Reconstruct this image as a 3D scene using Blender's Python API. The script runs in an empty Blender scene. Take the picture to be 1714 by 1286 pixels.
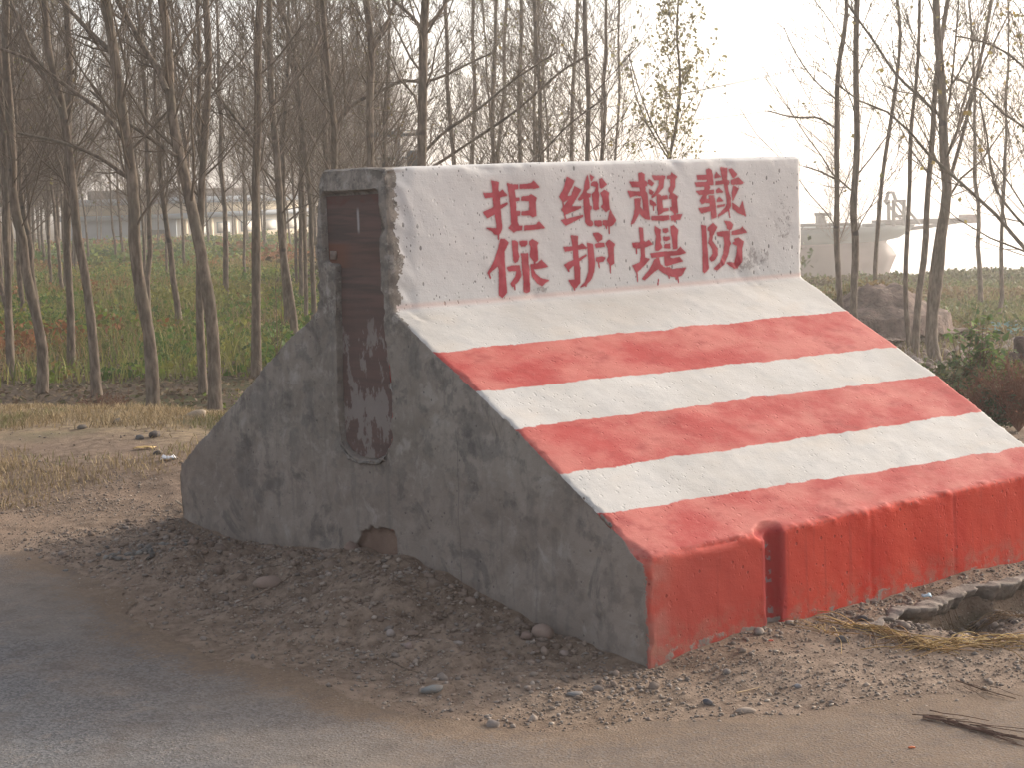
import bpy, bmesh, math, random
import numpy as np
from mathutils import Vector, Matrix
from mathutils.bvhtree import BVHTree

C = bpy.context.scene.collection
scn = bpy.context.scene
rng = np.random.default_rng(7)

# ------------------------------------------------------------------ camera, sky, sun, exposure
FOC, YAW, PITCH, ROLL = 2945.1, 0.8784, -0.108, -0.0321
CAM = np.array([-4.1182, -5.9624, 1.5798])
_f = np.array([math.cos(PITCH)*math.cos(YAW), math.cos(PITCH)*math.sin(YAW), math.sin(PITCH)])
_r = np.array([math.sin(YAW), -math.cos(YAW), 0.0]); _u = np.cross(_r, _f)
CR = math.cos(ROLL)*_r + math.sin(ROLL)*_u
CU = -math.sin(ROLL)*_r + math.cos(ROLL)*_u
FWD = np.array([math.cos(YAW), math.sin(YAW)]); RGT = np.array([math.sin(YAW), -math.cos(YAW)])

cam = bpy.data.cameras.new('camera'); cam.lens = FOC/1714*36; cam.sensor_width = 36
cam.clip_start = 0.05; cam.clip_end = 20000
co = bpy.data.objects.new('camera', cam); C.objects.link(co)
M = Matrix(((CR[0], CU[0], -_f[0], CAM[0]), (CR[1], CU[1], -_f[1], CAM[1]), (CR[2], CU[2], -_f[2], CAM[2]), (0, 0, 0, 1)))
co.matrix_world = M
scn.camera = co

SUN_EL = 20.0
w = bpy.data.worlds.new('World'); scn.world = w; w.use_nodes = True
nt = w.node_tree; nt.nodes.clear()
sky = nt.nodes.new('ShaderNodeTexSky'); sky.sky_type = 'NISHITA'; sky.sun_disc = False
sky.sun_elevation = math.radians(SUN_EL); sky.sun_rotation = math.radians(90)
sky.air_density = 0.75; sky.dust_density = 4.0; sky.ozone_density = 0.3; sky.altitude = 0
bg = nt.nodes.new('ShaderNodeBackground'); bg.inputs[1].default_value = 0.145
wo = nt.nodes.new('ShaderNodeOutputWorld')
hs = nt.nodes.new('ShaderNodeHueSaturation'); hs.inputs['Saturation'].default_value = .45   # hazy air: a milky sky
wt_ = nt.nodes.new('ShaderNodeMix'); wt_.data_type = 'RGBA'; wt_.blend_type = 'MULTIPLY'; wt_.inputs[0].default_value = 1; wt_.inputs[7].default_value = (1.02, .995, .975, 1)
nt.links.new(sky.outputs[0], hs.inputs['Color']); nt.links.new(hs.outputs[0], wt_.inputs[6]); nt.links.new(wt_.outputs[2], bg.inputs[0]); nt.links.new(bg.outputs[0], wo.inputs[0])

sl = bpy.data.lights.new('sun', 'SUN'); sl.energy = 1.15; sl.angle = math.radians(2.5); sl.color = (1.0, 0.86, 0.70)
so = bpy.data.objects.new('sun', sl); C.objects.link(so)
so.rotation_euler = Vector((-math.cos(math.radians(SUN_EL)), 0.0, -math.sin(math.radians(SUN_EL)))).to_track_quat('-Z', 'Y').to_euler()
so.location = (20, 0, 12)

scn.view_settings.view_transform = 'Standard'; scn.view_settings.look = 'None'
scn.view_settings.exposure = 1.2; scn.view_settings.gamma = 1.0
scn.view_settings.use_curve_mapping = False
scn.cycles.max_bounces = 8; scn.cycles.transparent_max_bounces = 12
scn.cycles.volume_bounces = 1
scn.cycles.use_denoising = True

# ------------------------------------------------------------------ survey helpers (sight lines of the photograph -> places)
def ray(u, v):
    return CAM, _f + CR*(u-857)/FOC - CU*(v-643)/FOC
def at(u, v, D):                       # the place on that sight line D metres ahead
    o, d = ray(u, v); return o + d*(D/float(d[:2] @ FWD))
def on_z(u, v, z=0.0):
    o, d = ray(u, v); return o + d*((z-o[2])/d[2])
def on_plane(u, v, axis, c):
    o, d = ray(u, v); return o + d*((c-o[axis])/d[axis])
def hdist(v_base, u, z):               # ground distance of a base seen at pixel (u, v)
    p = on_z(u, v_base, z); return float((p[:2]-CAM[:2]) @ FWD)

# ------------------------------------------------------------------ numpy noise
def _hash(ix, iy, s):
    h = (ix*374761393 + iy*668265263 + s*362437) & 0xffffffff
    h = ((h ^ (h >> 13))*1274126177) & 0xffffffff
    return ((h ^ (h >> 16)) & 0xffff)/65535.0
def vnoise(x, y, s=0):
    x = np.asarray(x, float); y = np.asarray(y, float)
    ix = np.floor(x).astype(np.int64); iy = np.floor(y).astype(np.int64)
    fx = x-ix; fy = y-iy; fx = fx*fx*(3-2*fx); fy = fy*fy*(3-2*fy)
    a = _hash(ix, iy, s); b = _hash(ix+1, iy, s); c = _hash(ix, iy+1, s); d = _hash(ix+1, iy+1, s)
    return (a*(1-fx)+b*fx)*(1-fy) + (c*(1-fx)+d*fx)*fy
def fbm(x, y, o=4, s=0):
    t = 0; a = .5; n = 0
    for i in range(o):
        t = t + a*vnoise(x*2**i+i*17.3, y*2**i-i*9.1, s+i); n += a; a *= .5
    return t/n*2-1
def smooth(a, b, x):
    t = np.clip((x-a)/(b-a), 0, 1); return t*t*(3-2*t)

# ------------------------------------------------------------------ mesh helpers
def mesh_np(name, V, F, uniform=None):
    """V (n,3); F either (m,k) array or list of arrays of equal-k faces"""
    me = bpy.data.meshes.new(name)
    Fs = F if isinstance(F, list) else [F]
    Fs = [f for f in Fs if len(f)]
    nl = sum(f.size for f in Fs); nf = sum(len(f) for f in Fs)
    me.vertices.add(len(V)); me.vertices.foreach_set('co', np.asarray(V, np.float32).ravel())
    me.loops.add(nl); me.polygons.add(nf)
    me.loops.foreach_set('vertex_index', np.concatenate([f.ravel() for f in Fs]).astype(np.int32))
    tot = np.concatenate([np.full(len(f), f.shape[1]) for f in Fs])
    st = np.concatenate([[0], np.cumsum(tot)[:-1]])
    me.polygons.foreach_set('loop_start', st.astype(np.int32))
    me.update(calc_edges=True); me.validate()
    return me
def obj(name, me, mat, parent=None, smooth_=True, **kw):
    o = bpy.data.objects.new(name, me); C.objects.link(o)
    if mat is not None and not me.materials:
        me.materials.append(mat)
    if smooth_: me.polygons.foreach_set('use_smooth', np.ones(len(me.polygons), bool))
    if parent is not None: o.parent = parent
    for k, v in kw.items(): o[k] = v
    return o
def empty(name, loc, label, cat, group=None):
    o = bpy.data.objects.new(name, None); C.objects.link(o); o.location = loc
    o['label'] = label; o['category'] = cat
    if group: o['group'] = group
    return o
def vcol(me, col, name='tint'):
    a = me.color_attributes.new(name, 'FLOAT_COLOR', 'POINT')
    c = np.ones((len(me.vertices), 4), np.float32); c[:, :3] = col
    a.data.foreach_set('color', c.ravel())
def tubes(P, R, S=4):
    """P (N,K,3), R (N,K) -> verts, quads"""
    P = np.asarray(P, float); R = np.asarray(R, float); N, K, _ = P.shape
    T = np.gradient(P, axis=1); T /= np.linalg.norm(T, axis=2, keepdims=True)+1e-9
    ref = np.tile(np.array([0.31, 0.95, 0.05]), (N, 1, 1))
    par = np.abs((T*ref).sum(2)).max(1) > .9
    ref[par] = [0.97, -0.1, 0.2]
    A = np.cross(T, ref); A /= np.linalg.norm(A, axis=2, keepdims=True)+1e-9
    B = np.cross(T, A)
    th = np.arange(S)*2*math.pi/S
    V = P[:, :, None, :] + R[:, :, None, None]*(A[:, :, None, :]*np.cos(th)[None, None, :, None] + B[:, :, None, :]*np.sin(th)[None, None, :, None])
    idx = np.arange(N*K*S).reshape(N, K, S)
    a = idx[:, :-1, :]; b = np.roll(a, -1, axis=2); c = idx[:, 1:, :]; d = np.roll(c, -1, axis=2)
    F = np.stack([a, b, d, c], -1).reshape(-1, 4)
    return V.reshape(-1, 3), F
def join(parts):
    Vs = []; Fs = {}; n = 0
    for V, F in parts:
        Vs.append(V)
        for f in (F if isinstance(F, list) else [F]):
            Fs.setdefault(f.shape[1], []).append(f+n)
        n += len(V)
    return np.concatenate(Vs), [np.concatenate(x) for x in Fs.values()]
def resample(pts, K):
    pts = np.asarray(pts, float); d = np.r_[0, np.cumsum(np.linalg.norm(np.diff(pts[:, :3], axis=0), axis=1))]
    t = np.linspace(0, d[-1], K)
    # smooth (Catmull-like) by cubic hermite on each column
    m = np.gradient(pts, d, axis=0)
    i = np.clip(np.searchsorted(d, t)-1, 0, len(d)-2); h = (d[i+1]-d[i]); s = ((t-d[i])/h)[:, None]; h = h[:, None]
    return ((2*s**3-3*s**2+1)*pts[i] + (s**3-2*s**2+s)*h*m[i] + (-2*s**3+3*s**2)*pts[i+1] + (s**3-s**2)*h*m[i+1])
def box_vf(lo, hi):
    x0, y0, z0 = lo; x1, y1, z1 = hi
    V = np.array([(x0, y0, z0), (x1, y0, z0), (x1, y1, z0), (x0, y1, z0), (x0, y0, z1), (x1, y0, z1), (x1, y1, z1), (x0, y1, z1)], float)
    F = np.array([(0, 3, 2, 1), (4, 5, 6, 7), (0, 1, 5, 4), (1, 2, 6, 5), (2, 3, 7, 6), (3, 0, 4, 7)])
    return V, F

# ------------------------------------------------------------------ materials
class NT:
    def __init__(s, name):
        s.m = bpy.data.materials.new(name); s.m.use_nodes = True; s.t = s.m.node_tree; s.t.nodes.clear()
        s.out = s.n('ShaderNodeOutputMaterial')
    def n(s, typ, **kw):
        x = s.t.nodes.new(typ)
        for k, v in kw.items(): setattr(x, k, v)
        return x
    def l(s, a, b): s.t.links.new(a, b)
    def put(s, inp, v):
        if hasattr(v, 'is_output'): s.l(v, inp)
        else: inp.default_value = v
    def math(s, op, a, b=0.0, c=0.0, clamp=False):
        x = s.n('ShaderNodeMath', operation=op, use_clamp=clamp)
        s.put(x.inputs[0], a); s.put(x.inputs[1], b); s.put(x.inputs[2], c); return x.outputs[0]
    def mr(s, v, a, b, c=0.0, d=1.0, sm=True):
        x = s.n('ShaderNodeMapRange'); x.interpolation_type = 'SMOOTHSTEP' if sm else 'LINEAR'
        for i, q in enumerate((v, a, b, c, d)): s.put(x.inputs[i], q)
        return x.outputs[0]
    def mix(s, f, a, b, mode='MIX'):
        x = s.n('ShaderNodeMix', data_type='RGBA', blend_type=mode)
        s.put(x.inputs[0], f); s.put(x.inputs[6], a if hasattr(a, 'is_output') else (*a, 1)[:4]); s.put(x.inputs[7], b if hasattr(b, 'is_output') else (*b, 1)[:4])
        return x.outputs[2]
    def co(s): return s.n('ShaderNodeTexCoord').outputs['Object']
    def mapping(s, v, sc, rot=(0, 0, 0)):
        x = s.n('ShaderNodeMapping'); s.l(v, x.inputs[0]); x.inputs[3].default_value = sc; x.inputs[2].default_value = rot; return x.outputs[0]
    def noise(s, v, sc, det=4.0, rough=.55, dist=0.0):
        x = s.n('ShaderNodeTexNoise'); s.l(v, x.inputs['Vector']); x.inputs['Scale'].default_value = sc
        x.inputs['Detail'].default_value = det; x.inputs['Roughness'].default_value = rough; x.inputs['Distortion'].default_value = dist
        return x.outputs[0]
    def voro(s, v, sc, rnd=1.0):
        x = s.n('ShaderNodeTexVoronoi'); s.l(v, x.inputs['Vector']); x.inputs['Scale'].default_value = sc
        x.inputs['Randomness'].default_value = rnd; return x
    def attr(s, name):
        return s.n('ShaderNodeAttribute', attribute_name=name)
    def bsdf(s, col, rough=.9, spec=.25, bump=None, bs=1.0, bd=.01, trans=None):
        b = s.n('ShaderNodeBsdfPrincipled'); s.put(b.inputs['Base Color'], col if hasattr(col, 'is_output') else (*col, 1))
        s.put(b.inputs['Roughness'], rough); b.inputs['Specular IOR Level'].default_value = spec
        if bump is not None:
            q = s.n('ShaderNodeBump'); q.inputs['Strength'].default_value = bs; q.inputs['Distance'].default_value = bd
            s.l(bump, q.inputs['Height']); s.l(q.outputs[0], b.inputs['Normal'])
        s.b = b; s.l(b.outputs[0], s.out.inputs[0]); return b

def simple(name, col, rough=.85, var=.25, sc=8.0, spec=.25, bump=.3, bd=.005, objco=True):
    m = NT(name); v = m.co(); n = m.noise(v, sc, 5)
    c = m.mix(m.mr(n, .3, .7), tuple(x*(1-var) for x in col), tuple(min(1, x*(1+var)) for x in col))
    m.bsdf(c, rough, spec, m.noise(v, sc*4, 4), bump, bd); return m.m

def leaf_mat(name, transl=.3):
    m = NT(name); a = m.attr('tint').outputs[0]
    b = m.bsdf(a, .7, .2)
    t = m.n('ShaderNodeBsdfTranslucent'); m.l(a, t.inputs[0])
    x = m.n('ShaderNodeMixShader'); x.inputs[0].default_value = transl
    m.l(b.outputs[0], x.inputs[1]); m.l(t.outputs[0], x.inputs[2]); m.l(x.outputs[0], m.out.inputs[0]); return m.m
MAT_LEAF = leaf_mat('plant_leaf')
MAT_STRAW = leaf_mat('dry_straw', .2)

def bark_mat():
    m = NT('bark'); v = m.co()
    n = m.noise(m.mapping(v, (1, 1, .25)), 22, 5, .6)
    k = m.noise(v, 1.6, 3)
    c = m.mix(m.mr(n, .35, .7), (.100, .076, .058), (.245, .193, .148))
    c = m.mix(m.math('MULTIPLY', m.mr(k, .45, .65), .5), c, (.135, .12, .09))
    kn = m.mr(m.noise(m.mapping(v, (1, 1, 1.6)), 3.1, 1), .66, .72)
    c = m.mix(m.math('MULTIPLY', kn, .7), c, (.05, .042, .038))
    m.bsdf(c, .9, .15, n, .5, .01); return m.m
MAT_BARK = bark_mat()
MAT_TWIG = simple('twig_bark', (.155, .12, .09), .85, .25, 3.0, .15, 0.0)

# ------------------------------------------------------------------ terrain height
FLOOR = -0.8
def to_cam(x, y):
    dx = x-CAM[0]; dy = y-CAM[1]
    return dx*FWD[0]+dy*FWD[1], dx*RGT[0]+dy*RGT[1]
EDGE = np.array([[on_z(u, v, 0)[0], on_z(u, v, 0)[1]] for u, v in
        ((-500, 850), (-200, 895), (0, 938), (130, 965), (250, 1035), (400, 1085), (560, 1130), (700, 1165), (850, 1195), (1000, 1190), (1200, 1165), (1400, 1160), (1714, 1125), (2100, 1085))])
def road_sd(x, y):
    """signed distance to the worn road edge; positive on the road side (towards the camera)"""
    x = np.asarray(x, float); y = np.asarray(y, float)
    best = np.full(x.shape, 1e9); sg = np.ones(x.shape)
    E = EDGE.copy(); d0 = E[0]-E[1]; d1 = E[-1]-E[-2]
    E = np.vstack([E[0]+d0/np.linalg.norm(d0)*60, E, E[-1]+d1/np.linalg.norm(d1)*60])
    for a, b in zip(E[:-1], E[1:]):
        ab = b-a; L2 = ab@ab
        t = np.clip(((x-a[0])*ab[0]+(y-a[1])*ab[1])/L2, 0, 1)
        qx = a[0]+t*ab[0]-x; qy = a[1]+t*ab[1]-y; d = np.hypot(qx, qy)
        s = np.sign(ab[0]*(y-a[1])-ab[1]*(x-a[0]))
        k = d < best; best = np.where(k, d, best); sg = np.where(k, s, sg)
    return -best*sg
LEDGE = np.array([on_z(u, v, -.02)[:2] for u, v in
        ((1375, 1058), (1400, 1050), (1440, 1048), (1480, 1042), (1520, 1022), (1560, 1016), (1600, 998), (1640, 985), (1680, 985), (1714, 972), (1800, 955), (1950, 930))])
def ledge_y(x): return np.interp(x, LEDGE[:, 0], LEDGE[:, 1])

def height(x, y, fine=True):
    x = np.asarray(x, float); y = np.asarray(y, float)
    D, L = to_cam(x, y)
    h = 0.028*np.clip(y, -2.2, 2.5)*smooth(9, 4, np.hypot(x, y))
    # verge, then the drop to the plantation floor
    az = L/np.maximum(D, 1)
    vd = 12.6 - 9.5*np.clip(az+.29, 0, .2) + fbm(x*.35, y*.35, 3, 5)*.9        # distance of the crest
    vd = np.where(az > -.05, 11.2+3*smooth(.1, .3, az), vd)
    wy = np.interp(y, [-3, -1.675, -1.37, -1.0, -.6, -.3, .08, .48, .985, 1.565, 2.2], [-.06, -.06, -.032, .014, .092, .115, .092, .065, .030, .050, .055])
    k_ = np.exp(-(np.minimum(x, 0)/.55)**2)*smooth(1.2, .0, x)*smooth(-2.4, -1.7, y)*smooth(2.6, 1.6, y)
    h = h*(1-k_) + wy*k_
    k_ = smooth(.0, .35, x)*smooth(5, 3, x)*smooth(-3.2, -1.7, y)*smooth(-1.0, -1.3, y); h = h*(1-k_) - .036*k_
    h = h + .10*smooth(vd-4, vd-.5, D)*smooth(.02, -.1, az)
    drop = smooth(vd, vd+4.0, D)
    h = h*(1-drop) + drop*(FLOOR - .25*smooth(30, 120, D))
    h = h - .42*smooth(30, 45, D)*smooth(.08, .16, az)
    h = h + fbm(x*.22, y*.22, 4, 9)*.12*smooth(12, 20, D)
    # mound of soil and rubble beyond the right-hand trees
    m = at(1470, 560, 26.0); h = h + .62*np.exp(-(((x-m[0])/1.0)**2+((y-m[1])/.9)**2))*(1+.3*fbm(x*2, y*2, 3, 3))
    m = at(1425, 560, 27.0); h = h + .42*np.exp(-(((x-m[0])/1.2)**2+((y-m[1])/1.0)**2))
    # river bank
    rv = np.minimum(D-50-fbm(x*.1, y*.1, 3, 11)*2, L+2+fbm(y*.05, x*.05, 3, 12)*2)
    k = smooth(0, 9, rv); h = h*(1-k) + k*(-7.5)
    # plain going on beyond, slightly rolling
    h = h + fbm(x*.01, y*.01, 3, 21)*.8*smooth(140, 400, D)*(1-k)
    if fine:
        near = smooth(16, 8, D)
        sd = road_sd(x, y)
        off = smooth(.05, -.35, sd)
        h = h + near*off*(fbm(x*1.7, y*1.7, 4, 31)*.020 + fbm(x*6.5, y*6.5, 4, 32)*.012)
        # churned soil in front of the end face
        ch = np.exp(-((x+.42)/.42)**2)*smooth(-1.75, -1.2, y)*smooth(1.6, .9, y)
        cl = np.maximum(fbm(x*4.2, y*4.2, 4, 41), -.15)
        h = h + ch*(.085*cl + .03*fbm(x*11, y*11, 3, 43) + .004)
        # broken edge of the old surface on the right
        le = ledge_y(x); q = smooth(.95, 1.25, x)
        h = h - q*smooth(3.2, 2.8, x)*.12*(1+.5*fbm(x*7, y*7, 3, 55))*smooth(le+.085, le+.035, y)*smooth(le-.50, le-.06, y)
        h = h + near*fbm(x*22, y*22, 3, 51)*.0035*off
        h = h + near*(1-off)*fbm(x*.9, y*.9, 3, 61)*.010
    return h

# ------------------------------------------------------------------ ground sheet (finer near the place the picture is taken from)
def polar_grid(r0, r1, nr, az0, az1, na):
    rr = np.geomspace(r0, r1, nr); aa = np.linspace(az0, az1, na)
    return rr, aa
fine_az = np.linspace(-.36, .36, 520)
coarse = np.linspace(.36, 2*math.pi-.36, 80)[1:-1]
azs = np.r_[fine_az, coarse]
rr = np.r_[np.geomspace(2.2, 14, 640), np.geomspace(14, 120, 240)[1:], np.geomspace(120, 6000, 60)[1:]]
RR, AA = np.meshgrid(rr, azs, indexing='ij')
GX = CAM[0] + RR*(np.cos(AA)*FWD[0]+np.sin(AA)*RGT[0]); GY = CAM[1] + RR*(np.cos(AA)*FWD[1]+np.sin(AA)*RGT[1])
GZ = height(GX, GY)
nr, na = RR.shape
V = np.stack([GX, GY, GZ], -1).reshape(-1, 3)
idx = np.arange(nr*na).reshape(nr, na)
a = idx[:-1]; b = np.roll(idx, -1, 1)[:-1]; c = np.roll(idx, -1, 1)[1:]; d = idx[1:]
F = np.stack([a, d, c, b], -1).reshape(-1, 4)
ctr = np.array([[CAM[0], CAM[1], float(height(CAM[0], CAM[1]))]])
V = np.vstack([V, ctr]); k = len(V)-1
Ft = np.stack([np.full(na, k), idx[0], np.roll(idx[0], -1)], -1)
me = mesh_np('ground', V, [F, Ft])
# zones of soil: r straw verge, g plantation litter, b churned brown soil; g and b also paint the slab hollow's shade
x, y = V[:, 0], V[:, 1]; D, L = to_cam(x, y); az = L/np.maximum(D, 1)
verge = smooth(9.8, 11.4, D+fbm(x*.8, y*.8, 3, 71)*1.2+az*2.2)*smooth(-.02, -.1, az)
verge = np.maximum(verge, smooth(10.5, 12, D)*smooth(-.1, 0, az))
litter = smooth(12.8, 16.5, D+fbm(x*.6, y*.6, 3, 72)*1.5)
rub = smooth(.06, .1, az)*smooth(33, 27, D)*smooth(12, 14, D)
churn_shade = np.exp(-((x+.5)/.62)**2)*smooth(-2.1, -1.4, y)*smooth(2.0, 1.2, y)
churn_shade = np.maximum(churn_shade, smooth(.95, 1.2, x)*smooth(ledge_y(x)+.06, ledge_y(x)+.0, y)*smooth(ledge_y(x)-.42, ledge_y(x)-.12, y)*1.15)  # brown tone set in the slab hollow to stand for its shade
litter = np.maximum(litter, .8*smooth(.95, 1.2, x)*smooth(ledge_y(x)+.06, ledge_y(x)+.02, y)*smooth(ledge_y(x)-.34, ledge_y(x)-.10, y))  # dark litter tone paints the shade inside the slab hollow
churn_shade = np.maximum(churn_shade, .6*smooth(-1.8, -2.0, y)*smooth(-3.1, -2.2, y)*smooth(-.6, .2, x))
vcol(me, np.stack([verge, litter, churn_shade], -1), 'zone')  # litter also holds the painted shade of the slab hollow
m = NT('soil'); v = m.co(); z = m.attr('zone'); sp = m.n('ShaderNodeSeparateColor'); m.l(z.outputs[0], sp.inputs[0])
n1 = m.noise(v, 1.3, 5); n2 = m.noise(v, 14, 6, .65); n3 = m.noise(v, 90, 3, .7); n4 = m.noise(v, .35, 4)
c = m.mix(m.mr(n2, .3, .72), (.130, .090, .063), (.262, .195, .142))
c = m.mix(m.mr(n1, .4, .68), c, (.222, .158, .114))
pv = m.voro(v, 46); peb = m.mr(pv.outputs['Distance'], .16, .30, 1, 0)
pc = m.mix(m.n('ShaderNodeSeparateColor').outputs[0] if False else m.mr(pv.outputs['Color'], 0.2, .8), (.19, .16, .14), (.33, .28, .24))
c = m.mix(m.math('MULTIPLY', peb, m.mr(n2, .50, .62, 0, .35)), c, pc)
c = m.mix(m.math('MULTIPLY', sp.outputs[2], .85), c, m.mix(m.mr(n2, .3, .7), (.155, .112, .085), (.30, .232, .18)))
sc_ = m.mix(m.mr(n2, .3, .7), (.20, .15, .09), (.36, .275, .17))
sc_ = m.mix(m.mr(n1, .5, .62), sc_, (.15, .135, .075))
c = m.mix(m.math('MULTIPLY', sp.outputs[0], m.mr(n2, .2, .55)), c, sc_)
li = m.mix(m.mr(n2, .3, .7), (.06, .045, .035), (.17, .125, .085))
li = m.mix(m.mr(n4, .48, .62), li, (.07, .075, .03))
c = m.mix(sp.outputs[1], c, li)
hh = m.math('ADD', m.math('MULTIPLY', n2, 1.0), m.math('MULTIPLY', n3, .6)); hh = m.math('ADD', hh, m.math('MULTIPLY', peb, .5))
m.bsdf(c, .95, .15, hh, .9, .012)
MAT_SOIL = m.m
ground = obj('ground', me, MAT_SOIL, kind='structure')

# ------------------------------------------------------------------ worn road surface
sdv = road_sd(GX, GY) + fbm(GX*2.2, GY*2.2, 5, 81)*.16 + fbm(GX*12, GY*12, 3, 82)*.035
# the road: near edge of grid to ~14 m wide band
onr = (sdv > 0) & (sdv < 7.5)
onr &= RR < 90
keep = onr[:-1] & onr[1:]; keep = keep & np.roll(keep, -1, 1)
Fr = np.stack([a, d, c, b], -1)[keep] if False else np.stack([idx[:-1], idx[1:], np.roll(idx, -1, 1)[1:], np.roll(idx, -1, 1)[:-1]], -1)[keep]
used = np.unique(Fr); remap = np.full(len(V), -1); remap[used] = np.arange(len(used))
Vr = V[used].copy(); Vr[:, 2] += .004+.004*smooth(0, .2, sdv.ravel()[used])
me = mesh_np('road', Vr, remap[Fr]); vcol(me, np.repeat(smooth(.42, 0, sdv.ravel()[used])[:, None], 3, 1), 'verge')
m = NT('worn_asphalt'); v = m.co()
n1 = m.noise(v, .9, 5, .55); n2 = m.noise(v, 150, 3, .7); n3 = m.noise(v, 40, 4, .6); n4 = m.noise(m.mapping(v, (1, 1, 1), (0, 0, .5)), 2.4, 5, .6)
pv = m.voro(v, 110)
c = m.mix(m.mr(pv.outputs['Color'], .1, .9), (.080, .083, .090), (.205, .205, .208))
c = m.mix(m.mr(n2, .35, .65, 0, .45), c, (.15, .145, .142))
dust = m.math('MULTIPLY', m.mr(n1, .42, .66), m.mr(n3, .2, .6, .5, 1))
c = m.mix(m.math('MULTIPLY', dust, .7), c, (.235, .215, .192))
c = m.mix(m.math('MULTIPLY', m.mr(n4, .52, .7), .25), c, (.27, .215, .175))
c = m.mix(m.math('MULTIPLY', m.mr(m.noise(v, 3.1, 2), .7, .76), .5), c, (.09, .075, .065))
vg = m.attr('verge').outputs['Fac']; gr_ = m.noise(v, 55, 4, .7)
ed = m.mr(m.math('ADD', vg, m.math('MULTIPLY', m.math('SUBTRACT', m.math('ADD', m.math('MULTIPLY', gr_, .6), m.math('MULTIPLY', n4, .6)), .6), 2.2)), .35, .95)
c = m.mix(ed, c, m.mix(m.mr(gr_, .3, .7), (.125, .088, .062), (.235, .172, .124)))
xy = m.n('ShaderNodeSeparateXYZ'); m.l(v, xy.inputs[0]); far_ = m.mr(m.math('ADD', xy.outputs[0], m.math('MULTIPLY', n4, .8)), -1.7, .1)
c = m.mix(m.math('MULTIPLY', far_, m.mr(gr_, .25, .6, .5, .95)), c, (.19, .138, .098))
gv = m.voro(v, 70); gs_ = m.math('MULTIPLY', m.mr(gv.outputs['Distance'], .22, .34, 1, 0), m.mr(m.noise(v, 5, 3), .46, .60))
c = m.mix(m.math('MULTIPLY', gs_, .55), c, m.mix(m.mr(gv.outputs['Color'], .2, .8), (.10, .085, .075), (.34, .29, .24)))
pt = m.noise(v, 7.5, 6, .7); c = m.mix(m.math('MULTIPLY', m.mr(pt, .50, .66), .45), c, (.115, .095, .082)); c = m.mix(m.math('MULTIPLY', m.mr(pt, .46, .34), .30), c, (.28, .222, .172))
m.bsdf(c, .95, .15, m.math('ADD', m.math('ADD', m.math('MULTIPLY', pv.outputs['Distance'], .6), n2), m.math('ADD', m.math('MULTIPLY', gs_, .8), pt)), .6, .006)
obj('road', me, m.m, kind='structure')

# ------------------------------------------------------------------ river
Vw, Fw = box_vf((-10, -10, -6.6), (10, 10, -5.5))
P0 = CAM[:2] + 40*FWD - 400*RGT
def cp(D, L): return CAM[:2] + D*FWD + L*RGT
q = [cp(45, -500), cp(45, 4000), cp(6000, 5000), cp(6000, -500)]
Vw = np.array([(p[0], p[1], -5.5) for p in q]); Fw = np.array([[0, 1, 2, 3]])
me = mesh_np('river', Vw, Fw)
m = NT('river_water'); v = m.co()
n = m.noise(m.mapping(v, (1, 1, 1)), .9, 4, .6)
m.bsdf((.10, .10, .085), .12, .5, n, .25, .25)
obj('river', me, m.m, smooth_=False, kind='structure')

# ------------------------------------------------------------------ haze
TOP = 12.9
Vh, Fh = box_vf((-7000, -7000, -9.0), (7000, 7000, TOP))
me = mesh_np('haze', Vh, Fh)
m = NT('air'); pvn = m.n('ShaderNodeVolumePrincipled'); pvn.inputs['Density'].default_value = .0024
pvn.inputs['Color'].default_value = (.93, .90, .87, 1); pvn.inputs['Anisotropy'].default_value = .6
m.l(pvn.outputs[0], m.out.inputs['Volume'])
obj('haze', me, m.m, smooth_=False, kind='stuff')

# ================================================================== the barrier
BX = 2.49
PROF = [(-1.683, -.3), (-1.677, .315), (-1.623, .343), (-1.454, .446), (-1.25, .567), (-.999, .714), (-.794, .832), (-.523, .976), (-.385, 1.056), (-.262, 1.121), (-.250, 1.132),
        (-.244, 1.680), (-.230, 1.695), (.195, 1.695), (.240, 1.655), (.250, 1.59), (.277, 1.17), (.295, 1.103), (.368, 1.064), (.575, .955), (.839, .773), (1.351, .451), (1.52, .332), (1.556, .285), (1.572, -.3)]
def prism_x(poly, x0, x1):
    n = len(poly); V = [(x0, y, z) for y, z in poly] + [(x1, y, z) for y, z in poly]
    bm = bmesh.new(); vs = [bm.verts.new(p) for p in V]
    bm.faces.new(vs[:n]); bm.faces.new(vs[n:][::-1])
    for i in range(n): bm.faces.new((vs[i], vs[n+i], vs[n+(i+1) % n], vs[(i+1) % n]))
    bmesh.ops.recalc_face_normals(bm, faces=bm.faces)
    me = bpy.data.meshes.new('tmp'); bm.to_mesh(me); bm.free(); return me
SLOT = [(.215, 1.60), (-.187, 1.605), (-.182, 1.415), (-.190, 1.175), (-.203, .935), (-.216, .693), (-.209, .595), (-.155, .532), (-.09, .508), (-.026, .502), (.04, .505), (.095, .522), (.14, .560), (.150, .62),
        (.147, .816), (.134, 1.167), (.124, 1.312), (.214, 1.315)]
CHIP = [(.085, .02), (.067, .125), (.03, .165), (.02, .195), (-.03, .205), (-.049, .225), (-.09, .215), (-.14, .232), (-.18, .222), (-.217, .230), (-.225, .17), (-.24, .02)]
tmp = []
def tobj(me):
    o = bpy.data.objects.new('tmp', me); C.objects.link(o); tmp.append(o); return o
bod = tobj(prism_x(PROF, 0, BX))
cut = [tobj(prism_x(SLOT, -.1, .045)), tobj(prism_x(CHIP, -.1, .022))]
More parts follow.
